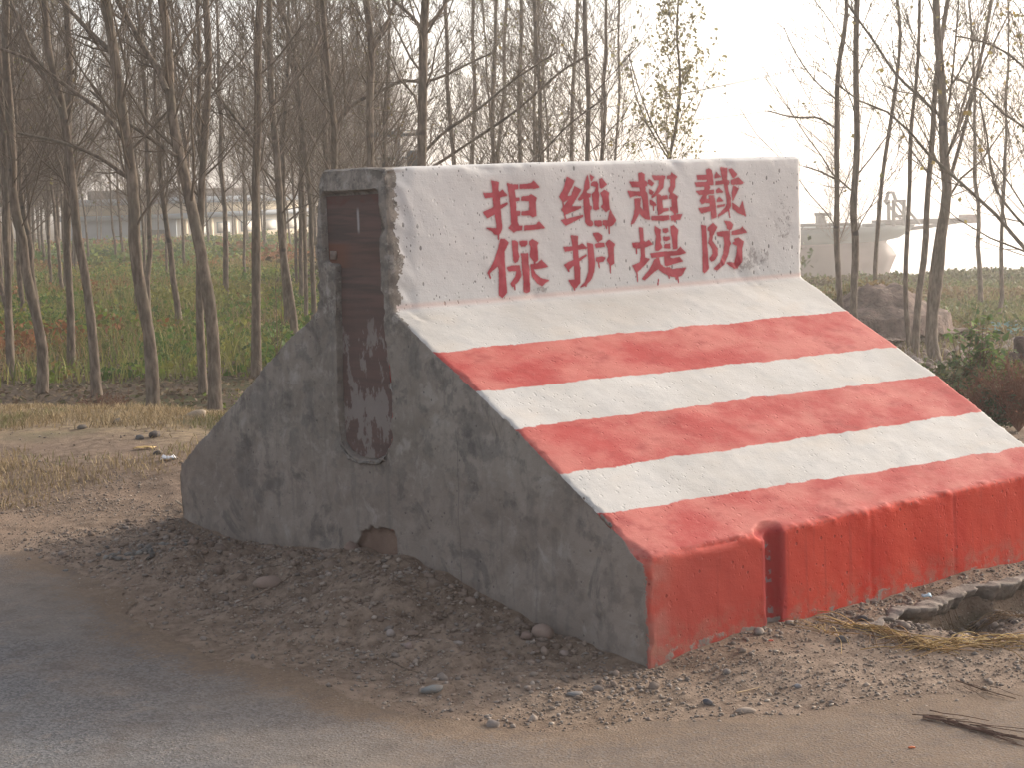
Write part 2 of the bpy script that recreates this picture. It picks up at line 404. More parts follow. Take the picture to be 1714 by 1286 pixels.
# vertical groove in the toe with a scooped head
g = bmesh.new()
bmesh.ops.create_cone(g, cap_ends=True, segments=20, radius1=.030, radius2=.048, depth=.7, matrix=Matrix.Translation((.650, -1.684, -.02)) @ Matrix.Rotation(.03, 4, 'Y'))
me = bpy.data.meshes.new('tmp'); g.to_mesh(me); g.free(); cut.append(tobj(me))
g = bmesh.new()
bmesh.ops.create_icosphere(g, subdivisions=3, radius=1, matrix=Matrix.Translation((.668, -1.668, .335)) @ Matrix.Rotation(-.25, 4, 'Y') @ Matrix.Diagonal((.10, .05, .032, 1)))
me = bpy.data.meshes.new('tmp'); g.to_mesh(me); g.free(); cut.append(tobj(me))
g = bmesh.new()   # chipped near corner of the toe
bmesh.ops.create_icosphere(g, subdivisions=3, radius=1, matrix=Matrix.Translation((-.005, -1.69, .335)) @ Matrix.Rotation(.35, 4, 'X') @ Matrix.Diagonal((.055, .12, .040, 1)))
me = bpy.data.meshes.new('tmp'); g.to_mesh(me); g.free(); cut.append(tobj(me))
for cobj in cut:
    md = bod.modifiers.new('b', 'BOOLEAN'); md.operation = 'DIFFERENCE'; md.object = cobj; md.solver = 'EXACT'
md = bod.modifiers.new('r', 'REMESH'); md.mode = 'VOXEL'; md.voxel_size = .0105; md.adaptivity = 0
dg = bpy.context.evaluated_depsgraph_get(); dg.update()
ev = bod.evaluated_get(dg); bme = bpy.data.meshes.new_from_object(ev)
for o in tmp: bpy.data.objects.remove(o)
nv = len(bme.vertices); P = np.empty(nv*3, np.float32); bme.vertices.foreach_get('co', P); P = P.reshape(-1, 3).astype(float)
Nn = np.empty(nv*3, np.float32); bme.vertices.foreach_get('normal', Nn); Nn = Nn.reshape(-1, 3)
X, Y, Z = P.T
# arris chipping and cast-surface waviness
def n3(x, y, z, f, s): return (fbm(x*f+z*f*.7, y*f+z*f*.31, 4, s)+fbm(y*f*.9+11, z*f+x*f*.4, 4, s+7))*.5
disp = n3(X, Y, Z, 3.0, 101)*.005 + n3(X, Y, Z, 14, 111)*.0028
prof = np.array(PROF)
def edge_band(d, wd): return np.exp(-(d/wd)**2)
endx = np.minimum(X, BX-X)
# distance of every vertex to the toe lip, slope foot and top lips
lip = np.hypot(Y+1.677, Z-.32); lip2 = np.hypot(np.minimum(np.abs(Y+.245), np.abs(Y-.24)), Z-1.68)
corner = edge_band(endx, .022)*(np.abs(np.abs(Nn[:, 0])-.6) < .5)
chipn = np.maximum(n3(X, Y, Z, 9, 121)+.1, 0)
disp -= corner*(.002+.028*chipn)
disp -= edge_band(lip, .016)*(.0005+.028*np.maximum(n3(X, Y, Z, 7, 131), 0))
disp -= edge_band(lip2, .022)*(.001+.03*np.maximum(n3(X, Y, Z, 8, 137), 0))
front = (Nn[:, 1] < -.8) & (Y < -1.5)
for gx in (1.215, 1.745): disp -= front*edge_band(X-gx-.006*fbm(Z*9, Z*0+gx, 3, 171), .008)*.0016*(.5+1.0*(n3(X, Y, Z, 8, 173) > -.1))
toeband = (Y < -1.55)
disp += toeband*(edge_band(lip-.014, .012)+.8*edge_band(X-.035, .014)*(Z < .31)+.8*edge_band(X-.590, .012)*(Z < .3))*(np.maximum(n3(X, Y, Z, 38, 181), -.03)*.022)
# rough unpainted gable edge of the stem
gr = smooth(.15, .09, X)*smooth(1.0, 1.12, Z)*((Y < -.17) | (X > .0))
disp -= gr*(np.maximum(n3(X, Y, Z, 9, 141), -.1)*.030+n3(X, Y, Z, 26, 143)*.008)*(1-.75*(Y > -.19))
# spalled patch low on the stem front near the far end and under the lettering
def blob(x0, z0, sx, sz): return np.exp(-((X-x0)/sx)**2-((Z-z0)/sz)**2)*(np.abs(Y+.25) < .06)
disp -= (blob(2.12, 1.22, .22, .09)+blob(.78, 1.16, .09, .03))*np.maximum(n3(X, Y, Z, 16, 151)+.05, 0)*.03
# gentle bulges on the trowelled slope
slope = (Nn[:, 1] < -.3) & (Nn[:, 1] > -.75)
disp += slope*fbm(X*2.3, Z*4.5, 3, 161)*.0045
P += Nn*disp[:, None]
P[:, 2] += smooth(1.2, 1.7, P[:, 2])*(.008+.016*P[:, 0]/BX)
bme.vertices.foreach_set('co', P.astype(np.float32).ravel()); bme.update()
bme.name = 'body'; bme.materials.clear()

# painted concrete: stripes, white, bare grey -- all by where the paint lies on the block
m = NT('painted_concrete'); v = m.co()
s3 = m.n('ShaderNodeSeparateXYZ'); m.l(v, s3.inputs[0]); ox, oy, oz = s3.outputs
geo = m.n('ShaderNodeNewGeometry'); sn = m.n('ShaderNodeSeparateXYZ'); 
nrm = m.n('ShaderNodeTexCoord').outputs['Normal']; m.l(nrm, sn.inputs[0]); nx, ny, nz = sn.outputs
big = m.noise(v, 2.2, 5, .6); mid = m.noise(v, 9, 5, .62); fin = m.noise(v, 60, 4, .65); vfin = m.noise(v, 210, 3, .7)
# bare concrete
g = m.mix(m.mr(big, .35, .66), (.195, .168, .142), (.315, .278, .240))
g = m.mix(m.math('MULTIPLY', m.mr(mid, .50, .62), .6), g, (.105, .097, .092))
g = m.mix(m.math('MULTIPLY', m.mr(mid, .46, .34), .55), g, (.37, .34, .305))
g = m.mix(m.mr(fin, .3, .75, 0, .35), g, (.26, .235, .21))
lowband = m.mr(oz, .35, .62, 1, 0)
g = m.mix(m.math('MULTIPLY', lowband, .45), g, (.225, .18, .155))
streak = m.noise(m.mapping(v, (6, 9, .8)), 2.0, 4, .6)
g = m.mix(m.math('MULTIPLY', m.mr(streak, .56, .7), .3), g, (.10, .093, .09))
# scrape lines
scr = m.noise(m.mapping(v, (1, 3, 60), (.16, 0, 0)), 1.2, 2, .5)
g = m.mix(m.math('MULTIPLY', m.mr(scr, .70, .74), .3), g, (.30, .29, .27))
blot = m.noise(v, 4.6, 6, .7, .6); g = m.mix(m.math('MULTIPLY', m.mr(blot, .55, .66), .5), g, (.078, .073, .072)); g = m.mix(m.math('MULTIPLY', m.mr(blot, .42, .33), .45), g, (.37, .34, .31))
def ring(y0, z0, ry, rz):
    a_ = m.math('DIVIDE', m.math('SUBTRACT', oy, y0), ry); b_ = m.math('DIVIDE', m.math('SUBTRACT', oz, z0), rz)
    return m.mr(m.math('ADD', m.math('ADD', m.math('MULTIPLY', a_, a_), m.math('MULTIPLY', b_, b_)), m.math('MULTIPLY', m.math('SUBTRACT', m.noise(v, 7, 6, .75), .5), 6.0)), 1.3, .2, 0, 1)
st_ = m.math('MAXIMUM', m.math('MAXIMUM', ring(.95, .38, .13, .10), ring(-.80, .62, .20, .05)), m.math('MAXIMUM', ring(-.75, .70, .10, .09), ring(.72, .66, .20, .12)))
g = m.mix(m.math('MULTIPLY', st_, .42), g, (.075, .072, .073))
crk = m.math('MULTIPLY', m.mr(m.math('ABSOLUTE', m.math('SUBTRACT', m.math('ADD', oy, m.math('MULTIPLY', m.noise(v, 6, 4, .7), .05)), -.62)), .004, .001, 0, 1), m.mr(oz, .75, .6)); g = m.mix(m.math('MULTIPLY', crk, .4), g, (.06, .055, .05))
neck = m.math('MULTIPLY', m.mr(oz, .98, 1.1), m.mr(m.noise(v, 17, 5, .75), .46, .60)); g = m.mix(m.math('MULTIPLY', neck, .55), g, (.095, .088, .08))
neck2 = m.math('MULTIPLY', m.mr(oz, .98, 1.1), m.mr(m.noise(v, 13, 5, .75), .54, .64)); g = m.mix(m.math('MULTIPLY', neck2, .5), g, (.42, .395, .36))
pitv = m.voro(v, 24); pit = m.mr(pitv.outputs['Distance'], .09, .15, 1, 0)
pitk = m.math('MULTIPLY', pit, m.mr(m.noise(v, 5, 2), .5, .56))
g = m.mix(m.math('MULTIPLY', pitk, .55), g, (.05, .045, .045))
# exposed fill in the chipped hole at the foot
brk = m.math('MULTIPLY', m.mr(ox, .006, .012), m.math('MULTIPLY', m.mr(oz, .245, .232), m.math('MULTIPLY', m.mr(oy, -.26, -.24), m.mr(oy, .11, .09))))
brk = m.math('MULTIPLY', brk, m.mr(nx, -.5, -.3, 1, .8))
g = m.mix(brk, g, m.mix(mid, (.10, .065, .05), (.26, .18, .14)))
# white paint
wn = m.mr(big, .3, .7)
wt = m.mix(wn, (.44, .42, .39), (.53, .515, .49))
wt = m.mix(m.math('MULTIPLY', m.mr(mid, .48, .68), .5), wt, (.40, .395, .385))
wt = m.mix(m.math('MULTIPLY', m.mr(m.noise(m.mapping(v, (1.2, 1, 5)), 2.6, 4), .5, .72), .4), wt, (.52, .46, .39))
stemz = m.mr(oz, 1.10, 1.15)
wt = m.mix(m.math('MULTIPLY', stemz, .8), wt, m.mix(wn, (.58, .567, .555), (.66, .648, .635)))
pv2 = m.voro(m.mapping(v, (1.2, 1, .75), (0, .5, 0)), 17); dn = m.noise(v, 2.6, 3)
dark = m.math('MULTIPLY', m.mr(pv2.outputs['Distance'], .10, .15, 1, 0), m.mr(dn, .42, .54))
pv3 = m.voro(m.mapping(v, (1, 1, .6), (0, .6, 0)), 48); dark2 = m.math('MULTIPLY', m.mr(pv3.outputs['Distance'], .11, .18, 1, 0), m.mr(m.noise(v, 7.3, 3), .46, .54))
dark = m.math('MAXIMUM', dark, m.math('MULTIPLY', dark2, .95))
wt = m.mix(m.math('MULTIPLY', m.math('MULTIPLY', dark, stemz), .8), wt, (.14, .13, .125))
# spalls on the stem showing grey
def gblob(x0, z0, sx, sz):
    a_ = m.math('DIVIDE', m.math('SUBTRACT', ox, x0), sx); b_ = m.math('DIVIDE', m.math('SUBTRACT', oz, z0), sz)
    return m.math('ADD', m.math('MULTIPLY', a_, a_), m.math('MULTIPLY', b_, b_))
sp1 = m.mr(m.math('ADD', gblob(2.13, 1.23, .26, .10), m.math('MULTIPLY', m.noise(v, 30, 4, .7), 2.2)), 1.25, 1.0, 0, 1)
sp2 = m.mr(m.math('ADD', gblob(.80, 1.165, .10, .03), m.math('MULTIPLY', m.noise(v, 45, 4, .7), 2.2)), 1.3, 1.1, 0, 1)
sp3 = m.mr(m.math('ADD', gblob(2.35, 1.4, .14, .28), m.math('MULTIPLY', m.noise(v, 38, 4, .75), 2.4)), 1.2, .95, 0, 1)
wt = m.mix(m.math('MULTIPLY', m.math('MAXIMUM', sp3, m.math('MAXIMUM', sp1, sp2)), .75), wt, (.27, .25, .24))
# pinkish overspray low on the stem
wt = m.mix(m.mr(m.math('ABSOLUTE', m.math('SUBTRACT', oz, m.math('ADD', 1.135, m.math('MULTIPLY', m.noise(v, 3, 2), .01)))), .0, .02, .28, 0), wt, (.75, .40, .30))
# red paint
rn = m.noise(m.mapping(v, (1, 1, 2.6)), 3.4, 6, .62)
rd = m.mix(m.mr(rn, .34, .64), (.38, .055, .050), (.48, .150, .125))
rd = m.mix(m.math('MULTIPLY', m.mr(m.noise(m.mapping(v, (1, 1, 3), (0, .35, 0)), 6.5, 5, .6), .52, .70), .55), rd, (.26, .035, .034))
rd = m.mix(m.math('MULTIPLY', m.mr(fin, .55, .75), .35), rd, (.46, .17, .14))
toe = m.mr(oz, .33, .31)
rt = m.mix(m.mr(m.noise(m.mapping(v, (2, 1, .6)), 2.0, 5, .6), .35, .66), (.46, .026, .013), (.56, .055, .028))
rt = m.mix(m.mr(ox, 0.0, 1.3, .62, 0), rt, (.36, .085, .068))
db = m.math('MULTIPLY', m.mr(ox, .16, .05), m.mr(mid, .35, .6)); rt = m.mix(m.math('MULTIPLY', db, .6), rt, (.38, .16, .13))
spl = m.math('MULTIPLY', m.mr(oz, .12, -.03), m.mr(m.noise(v, 16, 5, .7), .42, .62)); rt = m.mix(m.math('MULTIPLY', spl, .6), rt, (.30, .15, .11))
vst = m.noise(m.mapping(v, (9, 1, .5)), 3, 4, .6); rt = m.mix(m.math('MULTIPLY', m.mr(vst, .55, .68), .35), rt, (.27, .03, .025))
lipc = m.math('MULTIPLY', m.mr(m.math('ABSOLUTE', m.math('SUBTRACT', oz, .318)), .022, .006, 0, 1), m.mr(fin, .45, .6)); rt = m.mix(m.math('MULTIPLY', lipc, .55), rt, (.20, .03, .028))
vp = m.voro(v, 21); pitr = m.math('MULTIPLY', m.mr(vp.outputs['Distance'], .10, .16, 1, 0), m.mr(m.noise(v, 3.7, 2), .48, .56))
rt = m.mix(m.math('MULTIPLY', pitr, .7), rt, (.20, .03, .025))
gvx = m.mr(m.math('ABSOLUTE', m.math('SUBTRACT', ox, .658)), .075, .055, 0, 1)
rt = m.mix(m.math('MULTIPLY', gvx, .65), rt, (.27, .025, .03))
grs = m.math('MULTIPLY', m.mr(m.math('ABSOLUTE', m.math('SUBTRACT', ox, .658)), .02, .012, 0, 1), m.mr(m.noise(v, 30, 3), .58, .63))
rt = m.mix(m.math('MULTIPLY', grs, .8), rt, (.20, .19, .19))
rd = m.mix(toe, rd, rt)
# stripes
wob = m.math('MULTIPLY', m.math('SUBTRACT', m.noise(m.mapping(v, (1, 1, .2)), 6.5, 4, .6), .5), .028)
wob = m.math('ADD', wob, m.math('MULTIPLY', m.math('SUBTRACT', m.noise(v, 70, 2, .6), .5), .006))
zz = m.math('ADD', oz, wob)
def bound(zn, zf): return m.math('ADD', zn, m.math('MULTIPLY', ox, (zf-zn)/BX))
def step(zn, zf):
    dlt = m.math('SUBTRACT', zz, bound(zn, zf)); return m.mr(dlt, -.0018, .0018)
b1, b2, b3, b4, b5 = step(.974, .971), step(.836, .811), step(.714, .689), step(.567, .541), step(.446, .400)
sub = lambda p, q_: m.math('SUBTRACT', p, q_, clamp=True)
redm = m.math('ADD', m.math('ADD', sub(b2, b1), sub(b4, b3)), m.math('SUBTRACT', 1.0, b5), clamp=True)
pc = m.mix(redm, wt, rd)
# darker brush line at the stripe borders
# where there is paint: front half, beyond the ragged start edge
sx = m.math('ADD', m.math('MULTIPLY', m.math('SUBTRACT', mid, .5), .14), m.math('MULTIPLY', m.math('SUBTRACT', fin, .5), .09))
stx = m.mr(oz, 1.02, 1.20, -.004, .062)
edge = m.mr(m.math('SUBTRACT', m.math('ADD', ox, m.math('MULTIPLY', sx, m.mr(oz, 1.0, 1.16, .18, 1))), stx), -.002, .003)
fr = m.mr(oy, -.17, -.2, 0, 1)
endf = m.mr(nx, -.62, -.45)        # the gable itself is not painted
ragend = m.mr(m.math('ADD', nx, m.math('MULTIPLY', m.math('SUBTRACT', fin, .5), .5)), -.80, -.55)
# ground line: bare strip at the very foot of the toe
foot = m.mr(m.math('ADD', oz, m.math('MULTIPLY', m.math('SUBTRACT', m.noise(m.mapping(v, (1, 1, .3)), 7, 5, .65), .5), .10)), -.018, -.012)
pm = m.math('MULTIPLY', m.math('MULTIPLY', edge, fr), m.math('MULTIPLY', m.math('MAXIMUM', ragend, m.mr(ox, .10, .12)), foot))
# run-overs on the gable close to the arris
dsl = m.math('ADD', m.math('MULTIPLY', m.math('ADD', oy, 1.677), .565), m.math('SUBTRACT', .315, oz))  # ~distance below the slope line (x .87)
ro = m.math('MULTIPLY', m.mr(m.math('ADD', m.math('MULTIPLY', dsl, -1), m.math('MULTIPLY', m.noise(m.mapping(v, (1, 1, .8)), 26, 4, .7), .055)), .026, .030), m.mr(oz, 1.05, 1.0))
spat = m.math('MULTIPLY', m.math('MULTIPLY', ro, 0.0), 1.0)
toev = m.math('MULTIPLY', m.mr(m.math('ADD', oy, m.math('MULTIPLY', fin, .05)), -1.645, -1.65), m.mr(oz, .36, .33))
pm = m.math('MAXIMUM', pm, m.math('MULTIPLY', toev, m.mr(mid, .42, .5)))
pm = m.math('MINIMUM', pm, fr)
col = m.mix(pm, g, pc)
hgt = m.math('ADD', m.math('MULTIPLY', mid, .5), m.math('ADD', m.math('MULTIPLY', fin, .45), m.math('MULTIPLY', vfin, .25)))
hgt = m.math('SUBTRACT', hgt, m.math('MULTIPLY', m.math('MAXIMUM', dark, m.math('MAXIMUM', pitr, pitk)), .9))
brush = m.noise(m.mapping(v, (3, 14, 14)), 5, 4, .65)
hgt = m.math('ADD', hgt, m.math('MULTIPLY', m.math('MULTIPLY', brush, pm), .45))
hgt = m.math('ADD', hgt, m.math('MULTIPLY', m.math('MULTIPLY', m.noise(v, 20, 6, .8), m.math('SUBTRACT', 1.0, pm)), 1.2))
m.bsdf(col, m.mix(pm, (.95,)*3, (.78,)*3), .16, hgt, .45, .006)
MAT_CONC = m.m

barrier = empty('concrete_barrier', (0, 0, 0), 'massive concrete roadside barrier with red and white stripes and red stencilled lettering', 'concrete barrier')
body = obj('body', bme, MAT_CONC, barrier)

# rusty painted facing set in the slot of the gable
def poly_slab(poly, x0, x1, inset=0.0):
    pts = [Vector((0, y, z)) for y, z in poly]
    c = sum(pts, Vector())/len(pts)
    pl = [((p.y-c.y)*(1-inset)+c.y, (p.z-c.z)*(1-inset)+c.z) for p in pts]
    return prism_x(pl, x0, x1)
m = NT('rusty_paint'); v = m.co()
s3 = m.n('ShaderNodeSeparateXYZ'); m.l(v, s3.inputs[0]); ox, oy, oz = s3.outputs
st = m.noise(m.mapping(v, (1, 1, 14)), 2.2, 5, .6); bl = m.noise(v, 5, 5, .6); fl = m.noise(m.mapping(v, (1, 1.5, .8)), 6, 5, .65)
c = m.mix(m.mr(st, .35, .65), (.075, .056, .050), (.135, .082, .070))
hi = m.mr(m.math('ADD', oz, m.math('MULTIPLY', m.math('SUBTRACT', bl, .5), .08)), 1.555, 1.57)
c = m.mix(m.math('MULTIPLY', hi, m.mr(m.noise(v, 18, 3), .45, .6, .35, 1)), c, (.105, .050, .042))
b1_ = m.math('MULTIPLY', m.mr(oz, 1.29, 1.30), m.mr(oz, 1.40, 1.39)); c = m.mix(m.math('MULTIPLY', b1_, m.mr(oy, 0.02, .12, .15, .7)), c, (.15, .065, .040))
c = m.mix(m.mr(oz, 1.17, 1.12, 0, .6), c, m.mix(bl, (.078, .050, .045), (.14, .088, .075)))
wear = m.math('MULTIPLY', m.mr(m.math('ADD', fl, m.math('MULTIPLY', m.mr(oz, .55, 1.1, .10, 0), 1)), .56, .60), m.mr(oz, 1.2, 1.0))
c = m.mix(m.math('MULTIPLY', wear, .85), c, m.mix(bl, (.15, .125, .115), (.27, .24, .22)))
sc2 = m.math('MULTIPLY', m.mr(m.math('ABSOLUTE', m.math('ADD', oy, m.math('MULTIPLY', bl, .03))), .012, .003, 0, 1), m.math('MULTIPLY', m.mr(oz, 1.43, 1.46), m.mr(oz, 1.55, 1.52)))
c = m.mix(m.math('MULTIPLY', sc2, .6), c, (.45, .44, .43))
m.bsdf(c, .75, .3, m.math('ADD', fl, m.math('MULTIPLY', st, .5)), .5, .004)
MAT_RUST = m.m
obj('slot_plate', poly_slab(SLOT, .028, .055, .012), MAT_RUST, barrier, smooth_=False, label='rusty brown facing set into the slot of the bare end')
rim_pts = np.array([(.002, y_*1.0+(.012 if y_ > 0 else -.012), z_-.012) for y_, z_ in [(.140, .560), (.095, .522), (.04, .505), (-.026, .502), (-.09, .508), (-.155, .532)]])
Q_ = resample(rim_pts, 26); Q_ += rng.normal(size=Q_.shape)*.0025; V_, F_ = tubes(Q_[None], (.006+.004*rng.uniform(-1, 1, 26))[None], 7)
obj('mortar_rim', mesh_np('mortar_rim', V_, F_), simple('pale_mortar', (.20, .18, .16), .95, .3, 30, .2, .8, .004), barrier, label='pale ragged mortar lip under the slot')
# small pale patch on the plate
V_, F_ = box_vf((.020, .152, 1.330), (.029, .192, 1.366)); me = mesh_np('paper_scrap', V_, F_)
obj('paper_scrap', me, simple('old_paper', (.24, .19, .16), .9, .3, 30), barrier, smooth_=False, label='small pale torn scrap stuck on the brown facing')

# stencilled lettering: stroke outlines measured on the wall, sprayed with soft edges
GL = [
 ((800, 290, 120/1403), [
  [(275,140),(410,175),(400,300),(430,440),(435,600),(450,800),(475,1060),(440,1150),(400,1195),(330,1180),(265,1110),(180,1072),(260,1075),(360,1080),(375,1020),(355,880),(320,640),(300,440),(300,300)],
  [(120,380),(150,395),(300,385),(430,375),(485,325),(570,425),(440,455),(300,455),(150,465)],
  [(115,760),(330,660),(440,630),(575,575),(580,595),(440,690),(330,790),(190,860)],
  [(590,195),(700,225),(795,225),(795,290),(720,305),(740,480),(815,480),(815,525),(740,535),(750,740),(825,745),(825,805),(765,820),(775,960),(800,1030),(865,1030),(865,1095),(760,1110),(710,1145),(615,1060),(665,1000),(650,700),(615,350)],
  [(835,225),(1050,200),(1095,150),(1200,265),(1100,285),(835,285)],
  [(865,460),(1000,450),(1050,415),(1155,480),(1130,560),(1145,820),(1080,845),(1020,805),(860,805),(870,750),(1020,735),(1020,530),(865,520)],
  [(915,1030),(1140,1010),(1200,945),(1305,1060),(1100,1085),(915,1105)]],
  [[(400,1190),(405,1280)]]),
 ((930, 280, 110/1286), [
  [(230,190),(375,265),(230,550),(290,590),(155,670),(85,570),(170,420)],
  [(380,375),(500,440),(300,770),(500,765),(500,785),(200,910),(130,820),(270,630),(230,580),(320,550)],
  [(120,1030),(200,1020),(540,935),(540,955),(205,1125)],
  [(630,165),(660,290),(665,390),(600,470),(620,510),(685,520),(680,570),(650,580),(670,740),(705,770),(705,805),(670,830),(685,1030),(725,1060),(740,1110),(700,1140),(640,1125),(600,1080),(570,850),(555,590),(480,640),(455,620),(550,490),(570,400),(590,280)],
  [(680,145),(750,190),(705,255)],
  [(705,310),(740,285),(810,285),(830,320),(830,450),(850,530),(835,760),(850,800),(790,825),(745,800),(750,720),(735,600),(720,520),(775,470),(800,370),(705,345)],
  [(865,230),(910,215),(1000,330),(900,400),(875,380)],
  [(885,500),(960,445),(1045,500),(1030,580),(1055,810),(990,860),(900,765),(940,720),(925,590)],
  [(770,1050),(895,1045),(905,1130),(850,1150),(775,1120)],
  [(930,1045),(1030,1040),(1070,830),(1175,1030),(1130,1110),(1050,1150),(935,1110)]],
  [[(150,660),(165,780)],[(180,900),(200,1005)],[(1045,1140),(1055,1286)],[(990,1140),(1000,1190)]]),
 ((1045, 280, 110/1415), [
  [(320,130),(380,110),(440,150),(440,280),(495,320),(490,385),(450,400),(460,510),(500,560),(525,900),(550,1110),(460,1100),(370,1020),(330,960),(210,1190),(150,1210),(215,1020),(245,850),(230,680),(350,670),(340,850),(430,960),(400,700),(370,600),(270,590),(135,630),(85,510),(360,530),(340,410),(180,410),(130,310),(330,315)],
  [(530,265),(560,270),(640,340),(600,385),(525,345)], [(550,470),(630,530),(600,580),(550,550)], [(560,705),(600,715),(690,800),(630,820),(560,790)],
  [(615,180),(885,185),(885,225),(860,260),(845,420),(730,550),(690,590),(600,645),(600,620),(690,520),(760,380),(760,260),(650,255)],
  [(940,185),(1010,175),(1030,115),(1140,195),(1100,260),(1100,400),(1035,545),(1155,630),(1130,680),(1155,960),(1090,1000),(1040,930),(1000,910),(995,860),(1035,850),(1030,670),(970,655),(1000,560),(970,510),(970,450),(1010,400),(1010,240),(940,225)],
  [(705,590),(735,575),(800,615),(930,610),(935,665),(810,685),(830,890),(950,880),(955,915),(850,940),(740,1015),(720,850)],
  [(590,1055),(960,1040),(965,1110),(850,1135),(700,1130),(595,1120)],
  [(1010,1050),(1100,1015),(1245,1010),(1200,1105),(1020,1130)]],
  [[(632,815),(635,915)],[(1085,990),(1090,1020)],[(1090,1130),(1093,1160)]]),
 ((1155, 270, 110/1347), [
  [(345,170),(400,150),(450,180),(475,290),(470,350),(490,430),(485,470),(380,475),(420,520),(385,590),(495,590),(495,650),(380,660),(335,700),(340,780),(400,770),(405,700),(495,700),(520,790),(535,1000),(545,1130),(450,1165),(430,1000),(240,1050),(185,960),(410,930),(420,850),(320,830),(250,860),(210,800),(270,700),(280,670),(200,670),(140,610),(310,590),(310,500),(140,505),(115,435),(340,425),(370,400),(355,360),(170,360),(155,290),(355,285)],
  [(550,225),(640,310),(520,335),(520,280)], [(605,545),(680,620),(560,635),(550,590)], [(610,735),(685,805),(565,815),(565,780)], [(570,900),(720,880),(715,900),(575,935)],
  [(540,410),(690,395),(690,450),(540,465)],
  [(640,120),(775,140),(760,370),(810,400),(800,460),(770,480),(790,600),(835,740),(845,900),(800,990),(590,1125),(585,1100),(740,940),(770,850),(760,700),(710,480),(680,370),(660,260)],
  [(810,160),(870,150),(970,260),(910,330),(880,310)],
  [(850,390),(1000,330),(1100,430),(1060,455),(880,465),(850,440)],
  [(900,500),(1000,550),(885,795),(870,650)],
  [(880,845),(1020,960),(1080,820),(1145,1100),(1000,1050),(885,950)]],
  [[(800,985),(825,1140)],[(1120,1090),(1145,1105)]]),
 ((810, 390, 115/1286), [
  [(315,115),(390,115),(455,175),(375,340),(380,500),(395,800),(420,1110),(340,1200),(285,1160),(285,900),(280,680),(250,600),(80,760),(75,740),(200,510),(280,270)],
  [(535,145),(590,145),(635,180),(630,330),(655,430),(630,520),(580,545),(555,490),(545,330)],
  [(675,160),(720,145),(805,150),(810,195),(770,235),(710,240),(680,205)],
  [(855,160),(910,120),(1015,175),(990,230),(1010,490),(950,545),(870,430),(885,250),(855,200)],
  [(700,385),(825,385),(830,560),(845,650),(840,900),(865,1080),(800,1115),(745,1090),(745,900),(725,700),(715,600),(710,430)],
  [(435,645),(520,615),(660,610),(690,790),(640,890),(530,1000),(500,940),(590,820),(615,700),(460,700)],
  [(880,590),(1000,575),(1075,505),(1185,620),(1060,650),(920,665),(960,760),(1060,850),(1205,885),(1140,920),(1085,980),(1000,930),(900,800)]],
  [[(90,755),(120,840)],[(565,950),(575,1050)],[(940,535),(960,575)]]),
 ((935, 380, 110/1286), [
  [(250,160),(375,180),(370,370),(385,600),(410,830),(415,1080),(340,1175),(295,1185),(240,1110),(200,1040),(320,1035),(315,900),(300,700),(290,450)],
  [(105,395),(280,385),(400,360),(460,320),(550,405),(380,425),(280,440),(130,465)],
  [(115,740),(210,680),(390,620),(535,540),(540,555),(390,665),(260,760),(190,830)],
  [(565,310),(670,335),(685,500),(705,700),(690,850),(640,1000),(530,1130),(430,1165),(520,1080),(590,860),(590,650)],
  [(680,120),(790,115),(855,165),(850,230),(770,280),(735,230)],
  [(720,340),(780,315),(890,315),(895,370),(740,390)],
  [(740,600),(850,580),(910,600),(870,660),(790,675),(735,650)],
  [(925,320),(990,250),(1095,330),(1070,420),(1080,700),(1010,745),(950,640),(985,560),(970,400)]],
  [[(775,670),(795,785)],[(1010,740),(1015,890)],[(185,825),(200,860)],[(295,1180),(310,1220)],[(525,1105),(530,1150)]]),
 ((1050, 365, 105/1174), [
  [(225,180),(290,185),(300,430),(350,450),(405,415),(465,480),(320,540),(325,740),(410,765),(300,890),(165,1010),(100,890),(240,830),(265,700),(255,550),(150,555),(110,530),(100,470),(250,455)],
  [(520,155),(620,215),(615,310),(630,390),(610,440),(650,540),(580,600),(530,590),(535,450),(545,340),(520,220)],
  [(670,200),(750,195),(765,235),(720,265),(675,250)], [(680,355),(790,350),(795,385),(730,415),(685,405)], [(700,495),(795,480),(800,555),(700,550)],
  [(815,160),(865,135),(950,220),(930,330),(930,560),(860,570),(845,380),(820,260)],
  [(440,665),(690,630),(920,620),(990,545),(1085,640),(960,680),(800,690),(800,740),(850,760),(970,730),(1030,800),(850,850),(740,890),(710,870),(700,700),(460,730)],
  [(510,775),(590,735),(615,860),(700,930),(780,925),(850,960),(1090,930),(1020,1060),(920,1095),(780,1070),(650,1000),(580,940),(500,990),(320,1150),(280,1130),(420,960)]],
  [[(175,1000),(190,1180)],[(170,550),(175,655)],[(770,1070),(785,1115)],[(940,1085),(957,1195)],[(910,1090),(915,1140)],[(580,1145),(566,1240)]]),
 ((1160, 360, 100/1225), [
  [(175,205),(265,225),(275,500),(300,800),(320,1080),(290,1130),(230,1175),(205,1150),(205,800),(195,500)],
  [(310,260),(410,165),(490,240),(400,420),(385,520),(500,680),(500,810),(440,910),(385,940),(345,890),(410,790),(400,690),(325,560),(350,420),(345,320),(310,300)],
  [(650,120),(760,130),(820,190),(795,270),(750,295),(710,270),(695,200)],
  [(495,360),(600,335),(750,330),(750,400),(745,500),(775,580),(745,650),(730,780),(640,1000),(500,1120),(440,1095),(560,970),(635,780),(650,560),(630,430),(510,410)],
  [(800,335),(970,290),(1015,240),(1100,345),(900,390),(800,390)],
  [(850,490),(930,460),(1035,540),(1000,680),(1005,930),(930,1080),(850,1085),(700,975),(780,970),(870,990),(900,830),(910,620),(815,570),(870,540)]],
  []),
]
